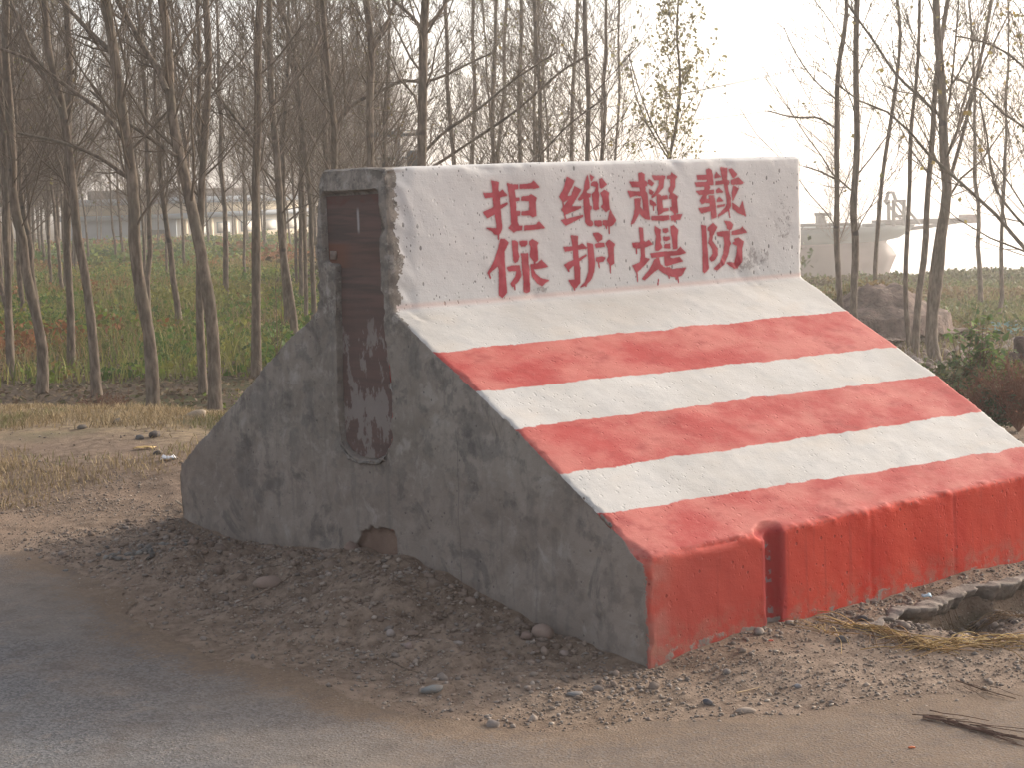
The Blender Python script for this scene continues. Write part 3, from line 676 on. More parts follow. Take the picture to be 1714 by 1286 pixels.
bvh = BVHTree.FromPolygons([tuple(p) for p in P], [tuple(p.vertices) for p in bme.polygons if P[p.vertices[0], 1] < -.15 and P[p.vertices[0], 2] > 1.0])
m = NT('sprayed_red_paint'); v = m.co(); ink = m.attr('ink').outputs['Fac']
e = m.math('ADD', ink, m.math('MULTIPLY', m.math('SUBTRACT', m.noise(v, 120, 3, .6), .5), .006))
al = m.mr(e, -.0058, -.0004)
halo = m.mr(ink, -.014, -.002, 0, .26)
al = m.math('MAXIMUM', al, halo)
vv = m.voro(m.mapping(v, (1, 1, .6), (0, .6, 0)), 48)
al = m.math('MULTIPLY', al, m.mr(m.noise(v, 30, 3), .25, .6, .82, 1))
c = m.mix(m.mr(m.noise(v, 12, 4), .35, .65), (.31, .022, .040), (.39, .046, .068))
c = m.mix(m.mr(e, -.006, .0), (.50, .16, .17), c); b = m.bsdf(c, .6, .3); tr = m.n('ShaderNodeBsdfTransparent'); x = m.n('ShaderNodeMixShader')
m.l(al, x.inputs[0]); m.l(tr.outputs[0], x.inputs[1]); m.l(b.outputs[0], x.inputs[2]); m.l(x.outputs[0], m.out.inputs[0])
MAT_INK = m.m
def stem_pt(u, v):
    p = on_plane(u, v, 1, -.249); return p[0], p[2]
def sd_poly(px, pz, poly):
    d2 = np.full(px.shape, 1e9); ins = np.zeros(px.shape, bool); n = len(poly)
    for i in range(n):
        ax, ay = poly[i]; bx, by = poly[(i+1) % n]
        ex, ey = bx-ax, by-ay; t = np.clip(((px-ax)*ex+(pz-ay)*ey)/(ex*ex+ey*ey+1e-12), 0, 1)
        d2 = np.minimum(d2, (ax+t*ex-px)**2+(ay+t*ey-pz)**2)
        cr = ((ay > pz) != (by > pz)) & (px < (bx-ax)*(pz-ay)/(by-ay+1e-12)+ax); ins ^= cr
    return np.where(ins, 1, -1)*np.sqrt(d2)
CHN = '拒绝超载保护堤防'
for gi, ((gx0, gy0, gs), polys, drips) in enumerate(GL):
    pw = [[stem_pt(gx0+q[0]*gs, gy0+q[1]*gs) for q in pl] for pl in polys]
    dw = [[stem_pt(gx0+q[0]*gs, gy0+q[1]*gs) for q in pl] for pl in drips]
    al_ = np.array([q for pl in pw+dw for q in pl]); lo = al_.min(0)-.03; hi = al_.max(0)+.03
    gx = np.arange(lo[0], hi[0], .0032); gz = np.arange(lo[1], hi[1], .0032)
    QX, QZ = np.meshgrid(gx, gz, indexing='ij'); sd = np.full(QX.shape, -1.0)
    for pl in pw: sd = np.maximum(sd, sd_poly(QX, QZ, pl))
    for (ax, ay), (bx, by) in dw:
        t = np.clip(((QX-ax)*(bx-ax)+(QZ-ay)*(by-ay))/((bx-ax)**2+(by-ay)**2), 0, 1)
        dd = np.hypot(ax+t*(bx-ax)-QX, ay+t*(by-ay)-QZ); sd = np.maximum(sd, np.where(dd < .006, .0022-dd*1.1, -1))
    need = sd > -.024; kf = need[:-1, :-1] | need[1:, :-1] | need[:-1, 1:] | need[1:, 1:]
    ii = np.arange(QX.size).reshape(QX.shape)
    Fq = np.stack([ii[:-1, :-1], ii[1:, :-1], ii[1:, 1:], ii[:-1, 1:]], -1)[kf]
    us = np.unique(Fq); rm = np.full(QX.size, -1); rm[us] = np.arange(len(us))
    Vq = np.zeros((len(us), 3)); fx = QX.ravel()[us]; fz = QZ.ravel()[us]
    for k_ in range(len(us)):
        h_ = bvh.ray_cast(Vector((fx[k_], -.6, fz[k_])), Vector((0, 1, 0)))
        yy = h_[0].y if h_[0] is not None else -.25
        Vq[k_] = (fx[k_], yy-.0014, fz[k_])
    me = mesh_np('stencilled_character', Vq, rm[Fq])
    at_ = me.attributes.new('ink', 'FLOAT', 'POINT'); at_.data.foreach_set('value', sd.ravel()[us].astype(np.float32))
    obj('stencilled_character', me, MAT_INK, barrier, label='red stencilled Chinese character ' + CHN[gi])

# ================================================================== trees
def grow(P, R, n, ang, lenf, lo=.15, hi=.97, K=4, up=.25, rf=.5, jit=.25, rmin=.0022, g=rng):
    """side shoots on every parent curve; returns (N*n,K,3),(N*n,K)"""
    N, KK, _ = P.shape
    s = np.linspace(lo, hi, n)[None, :]+g.uniform(-.4, .4, (N, n))*(hi-lo)/n
    s = np.clip(s, 0.02, .985)*(KK-1); i = np.clip(s.astype(int), 0, KK-2); fr = s-i
    ar = np.arange(N)[:, None]
    base = P[ar, i]*(1-fr)[..., None]+P[ar, i+1]*fr[..., None]
    T = P[ar, i+1]-P[ar, i]; T /= np.linalg.norm(T, axis=2, keepdims=True)+1e-9
    rb = R[ar, i]*(1-fr)+R[ar, i+1]*fr
    Lp = np.linalg.norm(np.diff(P, axis=1), axis=2).sum(1)[:, None]
    rnd = g.normal(size=T.shape); rnd -= (rnd*T).sum(2, keepdims=True)*T; rnd /= np.linalg.norm(rnd, axis=2, keepdims=True)+1e-9
    a_ = np.radians(ang)*(1+g.uniform(-jit, jit, (N, n)))[..., None]
    d = T*np.cos(a_)+rnd*np.sin(a_)
    Lc = Lp*lenf*(1-.65*(s/(KK-1)))*g.uniform(.6, 1.25, (N, n))
    base = base.reshape(-1, 3); d = d.reshape(-1, 3); Lc = Lc.reshape(-1); rb = (rb*rf).reshape(-1)
    t = np.linspace(0, 1, K)
    Q = base[:, None, :] + d[:, None, :]*(Lc[:, None]*t[None, :])[..., None]
    Q[:, :, 2] += up*Lc[:, None]*t[None, :]**2
    Q += np.cumsum(g.normal(size=Q.shape)*.022, axis=1)*Lc[:, None, None]*(t[None, :, None] > 0)
    RR_ = np.maximum(rb[:, None]*(1-.75*t[None, :]), rmin)
    return Q, RR_
def primaries(TP, TR, n, lo, hi, Lmax, g, ang0=52, ang1=30):
    """branches straight off the trunk, spiralling round it, rising"""
    K = 7; KK = len(TP)
    s = np.linspace(lo, hi, n)+g.uniform(-.4, .4, n)*(hi-lo)/n; s = np.clip(s, 0, .985)*(KK-1); i = np.clip(s.astype(int), 0, KK-2); fr = (s-i)[:, None]
    base = TP[i]*(1-fr)+TP[i+1]*fr; rb = (TR[i]*(1-fr[:, 0])+TR[i+1]*fr[:, 0])
    sn_ = s/(KK-1)
    az_ = np.arange(n)*2.4+g.uniform(0, 6.28)+g.normal(size=n)*.5
    a_ = np.radians(ang0+(ang1-ang0)*sn_)*(1+g.uniform(-.25, .25, n))
    d = np.stack([np.cos(az_)*np.sin(a_), np.sin(az_)*np.sin(a_), np.cos(a_)], -1)
    Lc = Lmax*(1-sn_)**.75*g.uniform(.55, 1.2, n)*np.minimum(1, .45+sn_*3)
    t = np.linspace(0, 1, K)
    Q = base[:, None, :]+d[:, None, :]*(Lc[:, None]*t)[..., None]
    Q[:, :, 2] += (.16*Lc[:, None])*t[None, :]**2
    Q += np.cumsum(g.normal(size=Q.shape)*.014, axis=1)*Lc[:, None, None]*(t[None, :, None] > 0)
    RR_ = np.maximum((rb*.42)[:, None]*np.minimum(1, (Lc/2.0))[:, None]*(1-.8*t[None, :]), .004)
    return Q, RR_
def leaf_quads(Q, n, size, g, spread=.05):
    """n leaves near the outer part of twigs Q (N,K,3)"""
    N = len(Q); k = g.integers(0, N, n); j = g.integers(1, Q.shape[1], n)
    c = Q[k, j]+g.normal(size=(n, 3))*spread
    u_ = g.normal(size=(n, 3)); u_ /= np.linalg.norm(u_, axis=1, keepdims=True)
    w_ = np.cross(u_, g.normal(size=(n, 3))); w_ /= np.linalg.norm(w_, axis=1, keepdims=True)
    s_ = (size*g.uniform(.6, 1.3, n))[:, None]
    V = np.stack([c-u_*s_, c+w_*s_*.75, c+u_*s_*1.0, c-w_*s_*.75], 1).reshape(-1, 3)
    return V, np.arange(4*n).reshape(n, 4)
def trunk_mesh(TP, TR, S=9):
    TP = TP.copy(); g = np.random.default_rng(int(abs(TP[0, 0]*1000)) % 9999)
    V, F = tubes(TP[None], (TR*(1+.05*g.normal(size=len(TR))))[None], S)
    return mesh_np('trunk', V, F)
def tint_cols(V, pal, g, per):
    n = len(V)//per; pal = np.array(pal); c = pal[g.integers(0, len(pal), n)]*g.uniform(.7, 1.3, (n, 1)); return np.repeat(c, per, 0)

# --- shared stock for the many trees further back
STOCK = []
for k in range(9):
    g = np.random.default_rng(200+k); Hh = g.uniform(8.8, 11.0)
    K = 22; t = np.linspace(0, 1, K)
    TP = np.stack([np.cumsum(g.normal(size=K)*.022)-.0, np.cumsum(g.normal(size=K)*.022), t*Hh], -1); TP[0, :2] = 0
    TP[:, 0] += g.uniform(-.5, .5)*t*.9; TP[:, 1] += g.uniform(-.5, .5)*t*.9
    TP[0, 2] = -.15
    r0 = g.uniform(.048, .07); TR = r0*(1-.86*t**.9)*(1+.25*np.exp(-t*30))
    tm = trunk_mesh(TP, TR, 7)
    Q1, R1 = primaries(TP, TR, 36, .20, .97, 3.0, g, 46, 26); R1 = np.maximum(R1*.75, .005)
    Q2, R2 = grow(Q1, R1, 9, 38, .46, .08, .95, 4, .2, .55, .3, .0052, g)
    Q3, R3 = grow(Q2, R2, 5, 34, .55, .12, .95, 3, .15, .6, .3, .0045, g)
    bmv = join([tubes(Q1, R1, 4), tubes(Q2, R2, 3), tubes(Q3, R3, 3)])
    tw = mesh_np('branches', *bmv)
    lv = None
    if k in (2, 5, 8):
        Vl, Fl = leaf_quads(Q3, 420, .035, g); lv = mesh_np('leaves', Vl, Fl); vcol(lv, tint_cols(Vl, [(.20, .17, .06), (.24, .18, .07), (.15, .15, .06)], g, 4)); lv.materials.append(MAT_LEAF)
    for me_ in (tm, tw):
        me_.polygons.foreach_set('use_smooth', np.ones(len(me_.polygons), bool))
    tm.materials.append(MAT_BARK); tw.materials.append(MAT_TWIG)
    STOCK.append((tm, tw, lv))
def stock_tree(k, x, y, rz, sc, label, group, name='poplar_tree'):
    tm, tw, lv = STOCK[k]
    e = empty(name, (x, y, float(height(x, y, False))), label, 'tree', group)
    e.rotation_euler = (0, 0, rz); e.scale = (sc, sc, sc)
    for n_, m_ in (('trunk', tm), ('branches', tw), ('leaves', lv)):
        if m_ is None: continue
        o = bpy.data.objects.new(n_, m_); C.objects.link(o); o.parent = e
        if n_ != 'trunk': o['kind'] = 'stuff'
    return e

# --- trees measured one by one
def hero(label, pts, wpx, D=None, zb=FLOOR, H=9.5, limbs=(), dens=1.0, leaves=0, leafsize=.03, leafpal=None, Lmax=2.6, seed=0, name='poplar_tree', group=None, lo=.20, wtop=None, taperD=0.0):
    g = np.random.default_rng(1000+seed)
    if D is None: D = hdist(pts[0][1], pts[0][0], zb)
    W = [at(u, v, D) for u, v in pts]
    if pts[0][1] < 560 or True:                       # carry the foot down to the ground
        x_, y_ = W[0][0], W[0][1]; gz = float(height(x_, y_, False))
        if W[0][2] > gz+.05: W.insert(0, np.array([x_+g.uniform(-.04, .04), y_, gz-.08]))
        else: W[0][2] = gz-.08
    W = np.array(W)
    # depth wander so that the trunk is not flat
    W[1:, :2] += FWD[None, :]*(np.cumsum(g.normal(size=len(W)-1))*.05)[:, None]
    zt = W[-1][2]; rem = H-zt-W[0][2]
    if rem > .3:
        d_ = (W[-1]-W[-2]); d_ /= np.linalg.norm(d_); ext = []
        n_ = 5
        for i in range(1, n_+1):
            q_ = i/n_; dd = d_*(1-.7*q_)+np.array([0, 0, 1])*.7*q_; ext.append((ext[-1] if ext else W[-1])+dd/np.linalg.norm(dd)*rem/n_+np.append(g.normal(size=2)*.04, 0))
        W = np.vstack([W, ext])
    TP = resample(W, 34)
    px = D/FOC; hgt_ = (TP[:, 2]-TP[0, 2])/(TP[-1, 2]-TP[0, 2]); r0 = wpx*1.0*px/2
    TR = r0*(1-.82*hgt_**1.05)*(1+.28*np.exp(-hgt_*45))
    if wtop: TR = r0*(1+(wtop/wpx-1)*np.clip((TP[:, 2]-TP[0, 2])/max(zt-W[0][2], .5), 0, 2.2)); TR = np.maximum(TR, .008)*(1+.25*np.exp(-hgt_*45))
    e = empty(name, tuple(TP[0]), label, 'tree', group)
    def loc(V): return V-TP[0][None, :]
    V, F = tubes(TP[None], (TR*(1+.04*g.normal(size=len(TR))))[None], 10)
    obj('trunk', mesh_np('trunk', loc(V), F), MAT_BARK, e)
    QL = []; RL = []
    for lp, lw0, lw1 in limbs:
        Wl = np.array([at(u, v, D+(i*.12 if i else 0)) for i, (u, v) in enumerate(lp)])
        Lq = resample(Wl, 12); lr = np.linspace(lw0, lw1, 12)*px/2
        V, F = tubes(Lq[None], lr[None], 6)
        obj('limb', mesh_np('limb', loc(V), F), MAT_BARK, e)
        QL.append(resample(Wl, 7)); RL.append(np.linspace(lw0, lw1, 7)*px/2)
    Q1, R1 = primaries(TP, TR, int(34*dens), lo, .97, Lmax, g, 46, 26); R1 = np.maximum(R1*.7, .005)
    if QL:
        Q1b = np.concatenate([Q1, np.array(QL)]); R1b = np.concatenate([R1, np.array(RL)])
    else: Q1b, R1b = Q1, R1
    Q2, R2 = grow(Q1b, R1b, 8, 36, .46, .08, .96, 4, .2, .55, .3, .0036, g)
    Q3, R3 = grow(Q2, R2, 4, 34, .55, .15, .95, 3, .15, .5, .3, .0024, g)
    # the stouter low branches singly, the fine growth together
    big = np.argsort(-R1[:, 0]*np.linalg.norm(Q1[:, -1]-Q1[:, 0], axis=1))[:8]
    for bi in big:
        V, F = tubes(Q1[bi:bi+1], R1[bi:bi+1], 5); obj('branch', mesh_np('branch', loc(V), F), MAT_TWIG, e)
    rest = np.setdiff1d(np.arange(len(Q1)), big)
    V, F = join([tubes(Q1[rest], R1[rest], 4), tubes(Q2, R2, 3), tubes(Q3, R3, 3)])
    o = obj('twigs', mesh_np('twigs', loc(V), F), MAT_TWIG, e, kind='stuff')
    if leaves:
        V, F = leaf_quads(Q3, leaves, leafsize, g, .04); me_ = mesh_np('leaves', loc(V), F)
        vcol(me_, tint_cols(V, leafpal or [(.24, .20, .07), (.30, .22, .08), (.16, .17, .06)], g, 4)); obj('leaves', me_, MAT_LEAF, e, smooth_=False, kind='stuff')
    return e, TP

PL = 'bare poplars of the plantation'
hero('slim bare tree forking low, cut by the left edge of the photo', [(19,634),(12,522),(12,452),(10,400),(9,300),(6,200)], 13, seed=1, group=PL, limbs=[([(12,522),(3,485),(-10,430)], 7, 5)], Lmax=2.2)
hero('bare tree with a kinked trunk, leftmost of those rooted on the grassy edge', [(69,667),(72,596),(63,526),(45,463),(38,400),(24,332),(21,273),(14,175),(10,87),(10,0)], 19, seed=2, group=PL, wtop=12)
hero('thin straight bare tree between the kinked tree and the twin-leaning one', [(119,617),(119,505),(115,435),(116,330),(119,200),(121,105),(112,0)], 14, seed=3, group=PL, wtop=10)
hero('bare tree leaning left with dry brushwood around its foot', [(163,674),(150,515),(140,445),(130,400),(122,315),(112,245),(101,185),(74,70),(70,0)], 17, seed=4, group=PL, wtop=11, limbs=[([(100,180),(70,120),(30,30),(10,-20)], 7, 4)])
hero('stout bare tree with a long curved bole, foot right on the grassy crest', [(257,700),(250,557),(234,470),(227,400),(227,350),(220,280),(210,210),(196,105),(182,35),(178,0)], 23, seed=5, group=PL, wtop=15,
     limbs=[([(205,230),(180,195),(120,150),(40,95),(-20,75)], 8, 5), ([(212,295),(170,265),(110,240),(30,222)], 7, 4), ([(196,95),(160,62),(125,25),(95,-10)], 10, 6)])
hero('bare tree with a strong left leaning bole and heavy forked limb, nearest the barrier', [(360,697),(353,540),(343,452),(332,400),(311,315),(294,245),(280,175),(276,70),(269,0)], 23, seed=6, group=PL, wtop=15,
     limbs=[([(278,150),(262,112),(245,87),(225,50),(196,0)], 11, 8), ([(296,262),(250,230),(200,195),(150,150)], 7, 4)])
hero('upright bare tree close behind the strongly leaning one', [(341,670),(336,540),(338,420),(340,315),(346,210),(350,105),(345,0)], 15, seed=7, group=PL, wtop=11, limbs=[([(340,300),(333,210),(334,105),(330,0)], 8, 6)])
hero('straight bare tree rising just left of the barrier slope', [(429,642),(429,505),(430,400),(427,310),(429,210),(432,70),(434,0)], 17, seed=8, group=PL, wtop=12, limbs=[([(428,240),(400,205),(360,150),(320,80)], 6, 4)])
hero('bare tree with a pale lit bole leaning over the back slope of the barrier', [(493,575),(483,487),(472,417),(469,385),(462,280),(451,157),(446,70),(446,0)], 14, D=27, seed=9, group=PL, wtop=10, limbs=[([(452,175),(480,150),(520,95),(545,40)], 6, 4)])
hero('slender bare tree seen against the left side of the barrier stem', [(525,540),(521,400),(521,350),(514,280),(504,175),(490,70),(465,0)], 9, D=30, seed=10, group=PL, wtop=7)
hero('very thin bare sapling grazing the left side of the stem', [(512,540),(511,400),(508,330),(505,240),(498,170),(488,110)], 7, D=32, seed=11, group=PL, wtop=4)
hero('dark bare tree with a long arching limb, above the bare end of the barrier', [(556,430),(558,287),(560,210),(551,122),(544,35),(542,0)], 13, D=24, seed=12, group=PL, wtop=9,
     limbs=[([(562,222),(575,190),(605,165),(640,150),(680,132),(705,137),(740,128),(780,108),(830,85)], 8, 3)])
hero('bare tree with one sunlit flank behind the bare end of the barrier', [(622,430),(621,280),(619,175),(621,70),(612,0)], 14, D=23, seed=13, group=PL, wtop=12, limbs=[([(624,85),(645,45),(662,0)], 6, 4)])
hero('stoutest bare tree over the barrier top, forked into a V', [(707,430),(706,280),(708,140),(710,35),(713,0)], 17, D=21.5, seed=14, group=PL, wtop=15, lo=.3,
     limbs=[([(706,48),(690,28),(662,2),(640,-20)], 7, 5), ([(714,45),(735,22),(752,-5)], 7, 5), ([(704,262),(735,228),(797,185),(865,130),(930,88)], 6, 3)])
mids = [(760,273,745,9,37,'thin upright'), (790,273,792,8,41,'wiry pale'), (826,273,830,8,36,'slim straight'), (832,273,848,8,48,'faint hazy'), (871,270,873,9,38,'narrow bare'),
        (904,270,895,9,31,'dark slightly bent'), (957,268,967,8,35,'fine upright'), (983,266,979,10,28,'prominent straight'), (1008,266,1015,5,46,'very faint'), (1030,265,1037,5,44,'hair thin')]
where = ['left of the first red character', 'above the left side of the first red character', 'over the middle of the first red character', 'behind two slimmer ones over the first red character',
         'over the right side of the first red character', 'in the gap between the first two characters', 'over the second top character', 'second trunk over the second top character, the thicker one',
         'fading beside the thicker trunk over the second top character', 'left of the leafy tree']
for i, ((u0, v0, u1, wd, D_, ad), wh) in enumerate(zip(mids, where)):
    hero(f'{ad} bare tree {wh}', [(u0, 420), (u0, v0), ((u0+u1)/2+(4 if i % 2 else -3), 150), ((u0+3*u1)/4, 70), (u1, 0)], wd, D=D_, seed=20+i, group=PL, wtop=wd*.7, Lmax=2.4, leaves=120 if i > 4 else 60, leafsize=.035)
hero('small tree still carrying clumps of olive leaves above the lettering', [(1119,430),(1121,266),(1134,198),(1138,131),(1132,58),(1135,0)], 8, D=30, H=5.6, seed=40, wtop=3, dens=1.15, leaves=2300, leafsize=.036, Lmax=2.0, lo=.3,
     leafpal=[(.30, .26, .12), (.36, .31, .15), (.24, .22, .10)], limbs=[([(1121,262),(1095,215),(1070,150),(1052,90)], 3, 2), ([(1119,266),(1080,200),(1062,150),(1055,110)], 3, 2)])
# leaning saplings crossing behind the stem top
hero('dark sapling leaning far right across the trunks above the first characters', [(640,330),(735,272),(797,231),(867,182),(899,154),(948,112),(990,88)], 7, D=24, H=2.0, seed=41, dens=.5, lo=.3, wtop=4, Lmax=1.4, name='leaning_sapling')
hero('thinner leaning sapling below the dark one, over the second character', [(790,340),(868,282),(885,273),(955,206),(1010,165)], 5, D=26, H=2.0, seed=42, dens=.5, lo=.3, wtop=3, Lmax=1.2, name='leaning_sapling')
RG = 'slender bare trees beside the riverbank'
RK = dict(group=RG, leafsize=.034)
hero('slender bare tree nearest the far end of the barrier, before the ship', [(1407,520),(1401,397),(1401,322),(1401,215),(1404,107),(1415,36),(1416,0)], 10, D=25, seed=50, wtop=7, leaves=30, lo=.12, dens=.75, Lmax=2.1, limbs=[([(1401,300),(1360,282),(1345,278)], 4, 2), ([(1400,215),(1370,197),(1330,196),(1285,185)], 4, 2), ([(1402,168),(1365,135),(1330,85),(1312,45)], 3, 2)], **RK)
hero('bare tree second from the barrier end, darker knots on its bole', [(1433,560),(1432,524),(1436,397),(1431,430-60),(1437,251),(1433,107),(1435,0)], 13, D=24, seed=51, wtop=9, leaves=40, lo=.14, dens=.8, Lmax=2.2, **RK)
hero('thin curving tree between the knotty one and the tight group of three', [(1466,551),(1466,430),(1470,370),(1476,304),(1494,179),(1501,125),(1505,36),(1500,0)], 8, seed=52, wtop=5, leaves=40, dens=.7, Lmax=2.0, **RK)
hero('leftmost thin stem of the tight group by the rubble', [(1524,592),(1516,497),(1521,380),(1523,322),(1526,215),(1535,120),(1540,0)], 9, seed=53, wtop=5, leaves=50, dens=.7, Lmax=2.0, **RK)
hero('paler second stem of the tight group by the rubble', [(1531,600),(1538,497),(1548,414),(1554,347),(1556,290),(1562,233),(1566,160),(1580,60),(1590,0)], 12, seed=54, wtop=7, leaves=60, dens=.7, Lmax=2.2, **RK)
hero('thin leaning stem just left of the thick trunk by the rubble', [(1552,590),(1556,514),(1568,397),(1580,330),(1604,250),(1625,170),(1650,70)], 8, seed=55, wtop=5, leaves=80, dens=.7, Lmax=2.0, **RK)
hero('thickest and tallest trunk in the group right of the barrier', [(1563,575),(1571,464),(1578,363),(1580,340),(1576,251),(1573,143),(1564,54),(1560,0)], 20, D=23, seed=56, wtop=12, leaves=150, dens=1.1, lo=.2,
     limbs=[([(1570,190),(1535,158),(1501,125),(1465,72),(1415,0),(1400,-25)], 6, 4), ([(1575,280),(1600,225),(1640,120),(1690,20)], 6, 3), ([(1574,245),(1590,160),(1600,60),(1605,0)], 5, 3)], **RK)
# tree standing out of frame on the right, its limbs reach in
hero('tree outside the right edge whose long limbs arch into the photo', [(1800,640),(1795,520),(1790,380),(1785,240),(1780,100),(1778,0)], 20, D=18, zb=-.5, seed=57, wtop=14, leaves=600, leafsize=.03, leafpal=[(.36, .25, .08), (.28, .23, .08)], lo=.12, dens=1.2, group=RG, Lmax=2.6,
     limbs=[([(1795,520),(1750,455),(1714,415),(1673,365),(1619,315),(1555,258),(1494,192),(1433,165),(1400,140)], 9, 3),
            ([(1792,450),(1750,410),(1714,376),(1690,350),(1670,322),(1650,215),(1640,170)], 6, 3),
            ([(1788,320),(1750,250),(1714,212),(1680,190),(1640,150),(1600,130)], 6, 3),
            ([(1784,210),(1750,150),(1714,112),(1680,85),(1641,68),(1600,60)], 6, 3)])

# --- the rest of the plantation, row after row
g = np.random.default_rng(77); cnt = 0
for D0 in np.arange(25.5, 122, 2.7):
    Ls = np.arange(-.42*D0-3, .07*D0+2, 2.9)
    for L0 in Ls:
        D_ = D0+g.uniform(-.9, .9); L_ = L0+g.uniform(-.9, .9)
        if D_ < 31 and (L_/D_) > -.35: 
            if g.uniform() < .55: continue
        if D_ > 49 and L_ > -5: continue
        if 121 > D_ > 60 and -.245 < L_/D_ < -.11 and g.uniform() < .5: continue
        if -.245 < L_/D_ < -.12 and D_ > 34 and g.uniform() < .5: continue
        if L_/D_ > .05 or (L_/D_ > -.06 and g.uniform() < .55): continue
        p = CAM[:2]+D_*FWD+L_*RGT
        kk_ = int(g.integers(0, 9)); az_ = L_/D_
        side = ('beyond the left edge of the photo' if az_ < -.30 else 'in the leftmost rows' if az_ < -.255 else 'between the leftmost rows and the warehouse' if az_ < -.22 else 'before the shaded end of the warehouse' if az_ < -.19 else
                'before the cream wall of the warehouse' if az_ < -.145 else 'between the warehouse and the barrier stem' if az_ < -.11 else 'above the bare end of the stem' if az_ < -.06 else 'above the first red character' if az_ < .0 else 'above the second red character' if az_ < .035 else 'above the third red character')
        dep = 'middle distance' if D_ < 45 else 'deep in the rows' if D_ < 75 else 'faint in the farthest rows'
        look = 'leaf dotted' if STOCK[kk_][2] is not None else 'bare'
        tag_ = f'{look} plantation tree {side}, {dep}'; grp = f'{look} plantation trees {side}, {dep}'
        stock_tree(kk_, p[0], p[1], g.uniform(0, 6.28), g.uniform(.85, 1.12), tag_, grp); cnt += 1
for (u, D_, k, sc) in ((1395, 43, 1, .55), (1640, 33, 3, .8), (1668, 30, 8, .75), (1745, 27, 5, .9)):
    p = at(u, 300, D_); stock_tree(k, p[0], p[1], u*.1, sc, {1395: 'faint small bare tree behind the two nearest the barrier end', 1640: 'hazy bare tree right of the thick trunk by the rubble', 1668: 'leafier bare tree standing between the thick trunk and the right edge', 1745: 'bare tree with its crown reaching in at the top right corner'}[u], RG)
print('stock trees', cnt)

# ================================================================== plants and ground cover
def sector_points(n, u0, u1, D0, D1, g, pw=2.0):
    D_ = (g.uniform(0, 1, n)*(D1**pw-D0**pw)+D0**pw)**(1/pw)
    az_ = g.uniform((u0-857)/FOC, (u1-857)/FOC, n); L_ = az_*D_
    return CAM[0]+D_*FWD[0]+L_*RGT[0], CAM[1]+D_*FWD[1]+L_*RGT[1], D_, L_
def blades(x, y, z, h, w, lean, g):
    n = len(x); a_ = g.uniform(0, 6.28, n); b_ = g.uniform(0, 6.28, n)
    dx = np.cos(a_)*w; dy = np.sin(a_)*w; lx = np.cos(b_)*lean*h; ly = np.sin(b_)*lean*h
    B = np.stack([x, y, z], -1)
    p0 = B+np.stack([-dx, -dy, 0*dx], -1); p1 = B+np.stack([dx, dy, 0*dx], -1)
    m_ = B+np.stack([lx*.4, ly*.4, h*.62], -1)
    p2 = m_+np.stack([dx*.7, dy*.7, 0*dx], -1); p3 = m_-np.stack([dx*.7, dy*.7, 0*dx], -1)
    p4 = B+np.stack([lx, ly, h*np.sqrt(np.maximum(.05, 1-lean**2*.6))], -1)
    V = np.stack([p0, p1, p2, p3, p4], 1).reshape(-1, 3); i = np.arange(n)[:, None]*5
    return V, [np.concatenate([i+np.array([[0, 1, 2, 3]])]), np.concatenate([i+np.array([[3, 2, 4]])])]
def stuff(name, V, F, cols, mat):
    me_ = mesh_np(name, V, F); vcol(me_, cols); return obj(name, me_, mat, smooth_=False, kind='stuff')
# straw grass on the verge
g = np.random.default_rng(5)
x, y, D_, L_ = sector_points(95000, -250, 470, 8.8, 15.6, g)
den = fbm(x*1.4, y*1.4, 3, 91); kk = (den*1.0+.95*smooth(10.3, 12.3, D_)-.30 > g.uniform(-.25, .75, len(x)))
x, y = x[kk], y[kk]; n = len(x); z = height(x, y)
hgt_ = g.uniform(.015, .070, n)*(1+.8*fbm(x*.8, y*.8, 2, 92)); V, F = blades(x, y, z-.004, hgt_, g.uniform(.0015, .004, n), g.uniform(.2, 1.1, n), g)
pal = np.array([(.32, .24, .13), (.40, .31, .18), (.25, .19, .11), (.17, .17, .07), (.24, .21, .10)]); gm = fbm(x*.9, y*.9, 3, 93) > .12
ci = np.where(gm, g.integers(2, 5, n), g.integers(0, 3, n)); stuff('dry_grass', V, F, np.repeat(pal[ci]*g.uniform(.7, 1.2, (n, 1)), 5, 0), MAT_STRAW)
# leaf litter on the plantation floor
x, y, D_, L_ = sector_points(26000, -250, 620, 14.5, 40, g); n = len(x); z = height(x, y)
c = np.stack([x, y, z+.015], -1); u_ = g.normal(size=(n, 3))*[1, 1, .35]; u_ /= np.linalg.norm(u_, axis=1, keepdims=True); w_ = np.cross(u_, g.normal(size=(n, 3))*[.3, .3, 1]); w_ /= np.linalg.norm(w_, axis=1, keepdims=True)
s_ = g.uniform(.02, .05, n)[:, None]; V = np.stack([c-u_*s_, c+w_*s_*.7, c+u_*s_, c-w_*s_*.7], 1).reshape(-1, 3)
pal = np.array([(.16, .11, .07), (.22, .16, .10), (.10, .075, .05), (.12, .12, .05), (.28, .22, .14)])
stuff('fallen_leaves', V, np.arange(4*n).reshape(n, 4), np.repeat(pal[g.integers(0, 5, n)]*g.uniform(.6, 1.2, (n, 1)), 4, 0), MAT_LEAF)
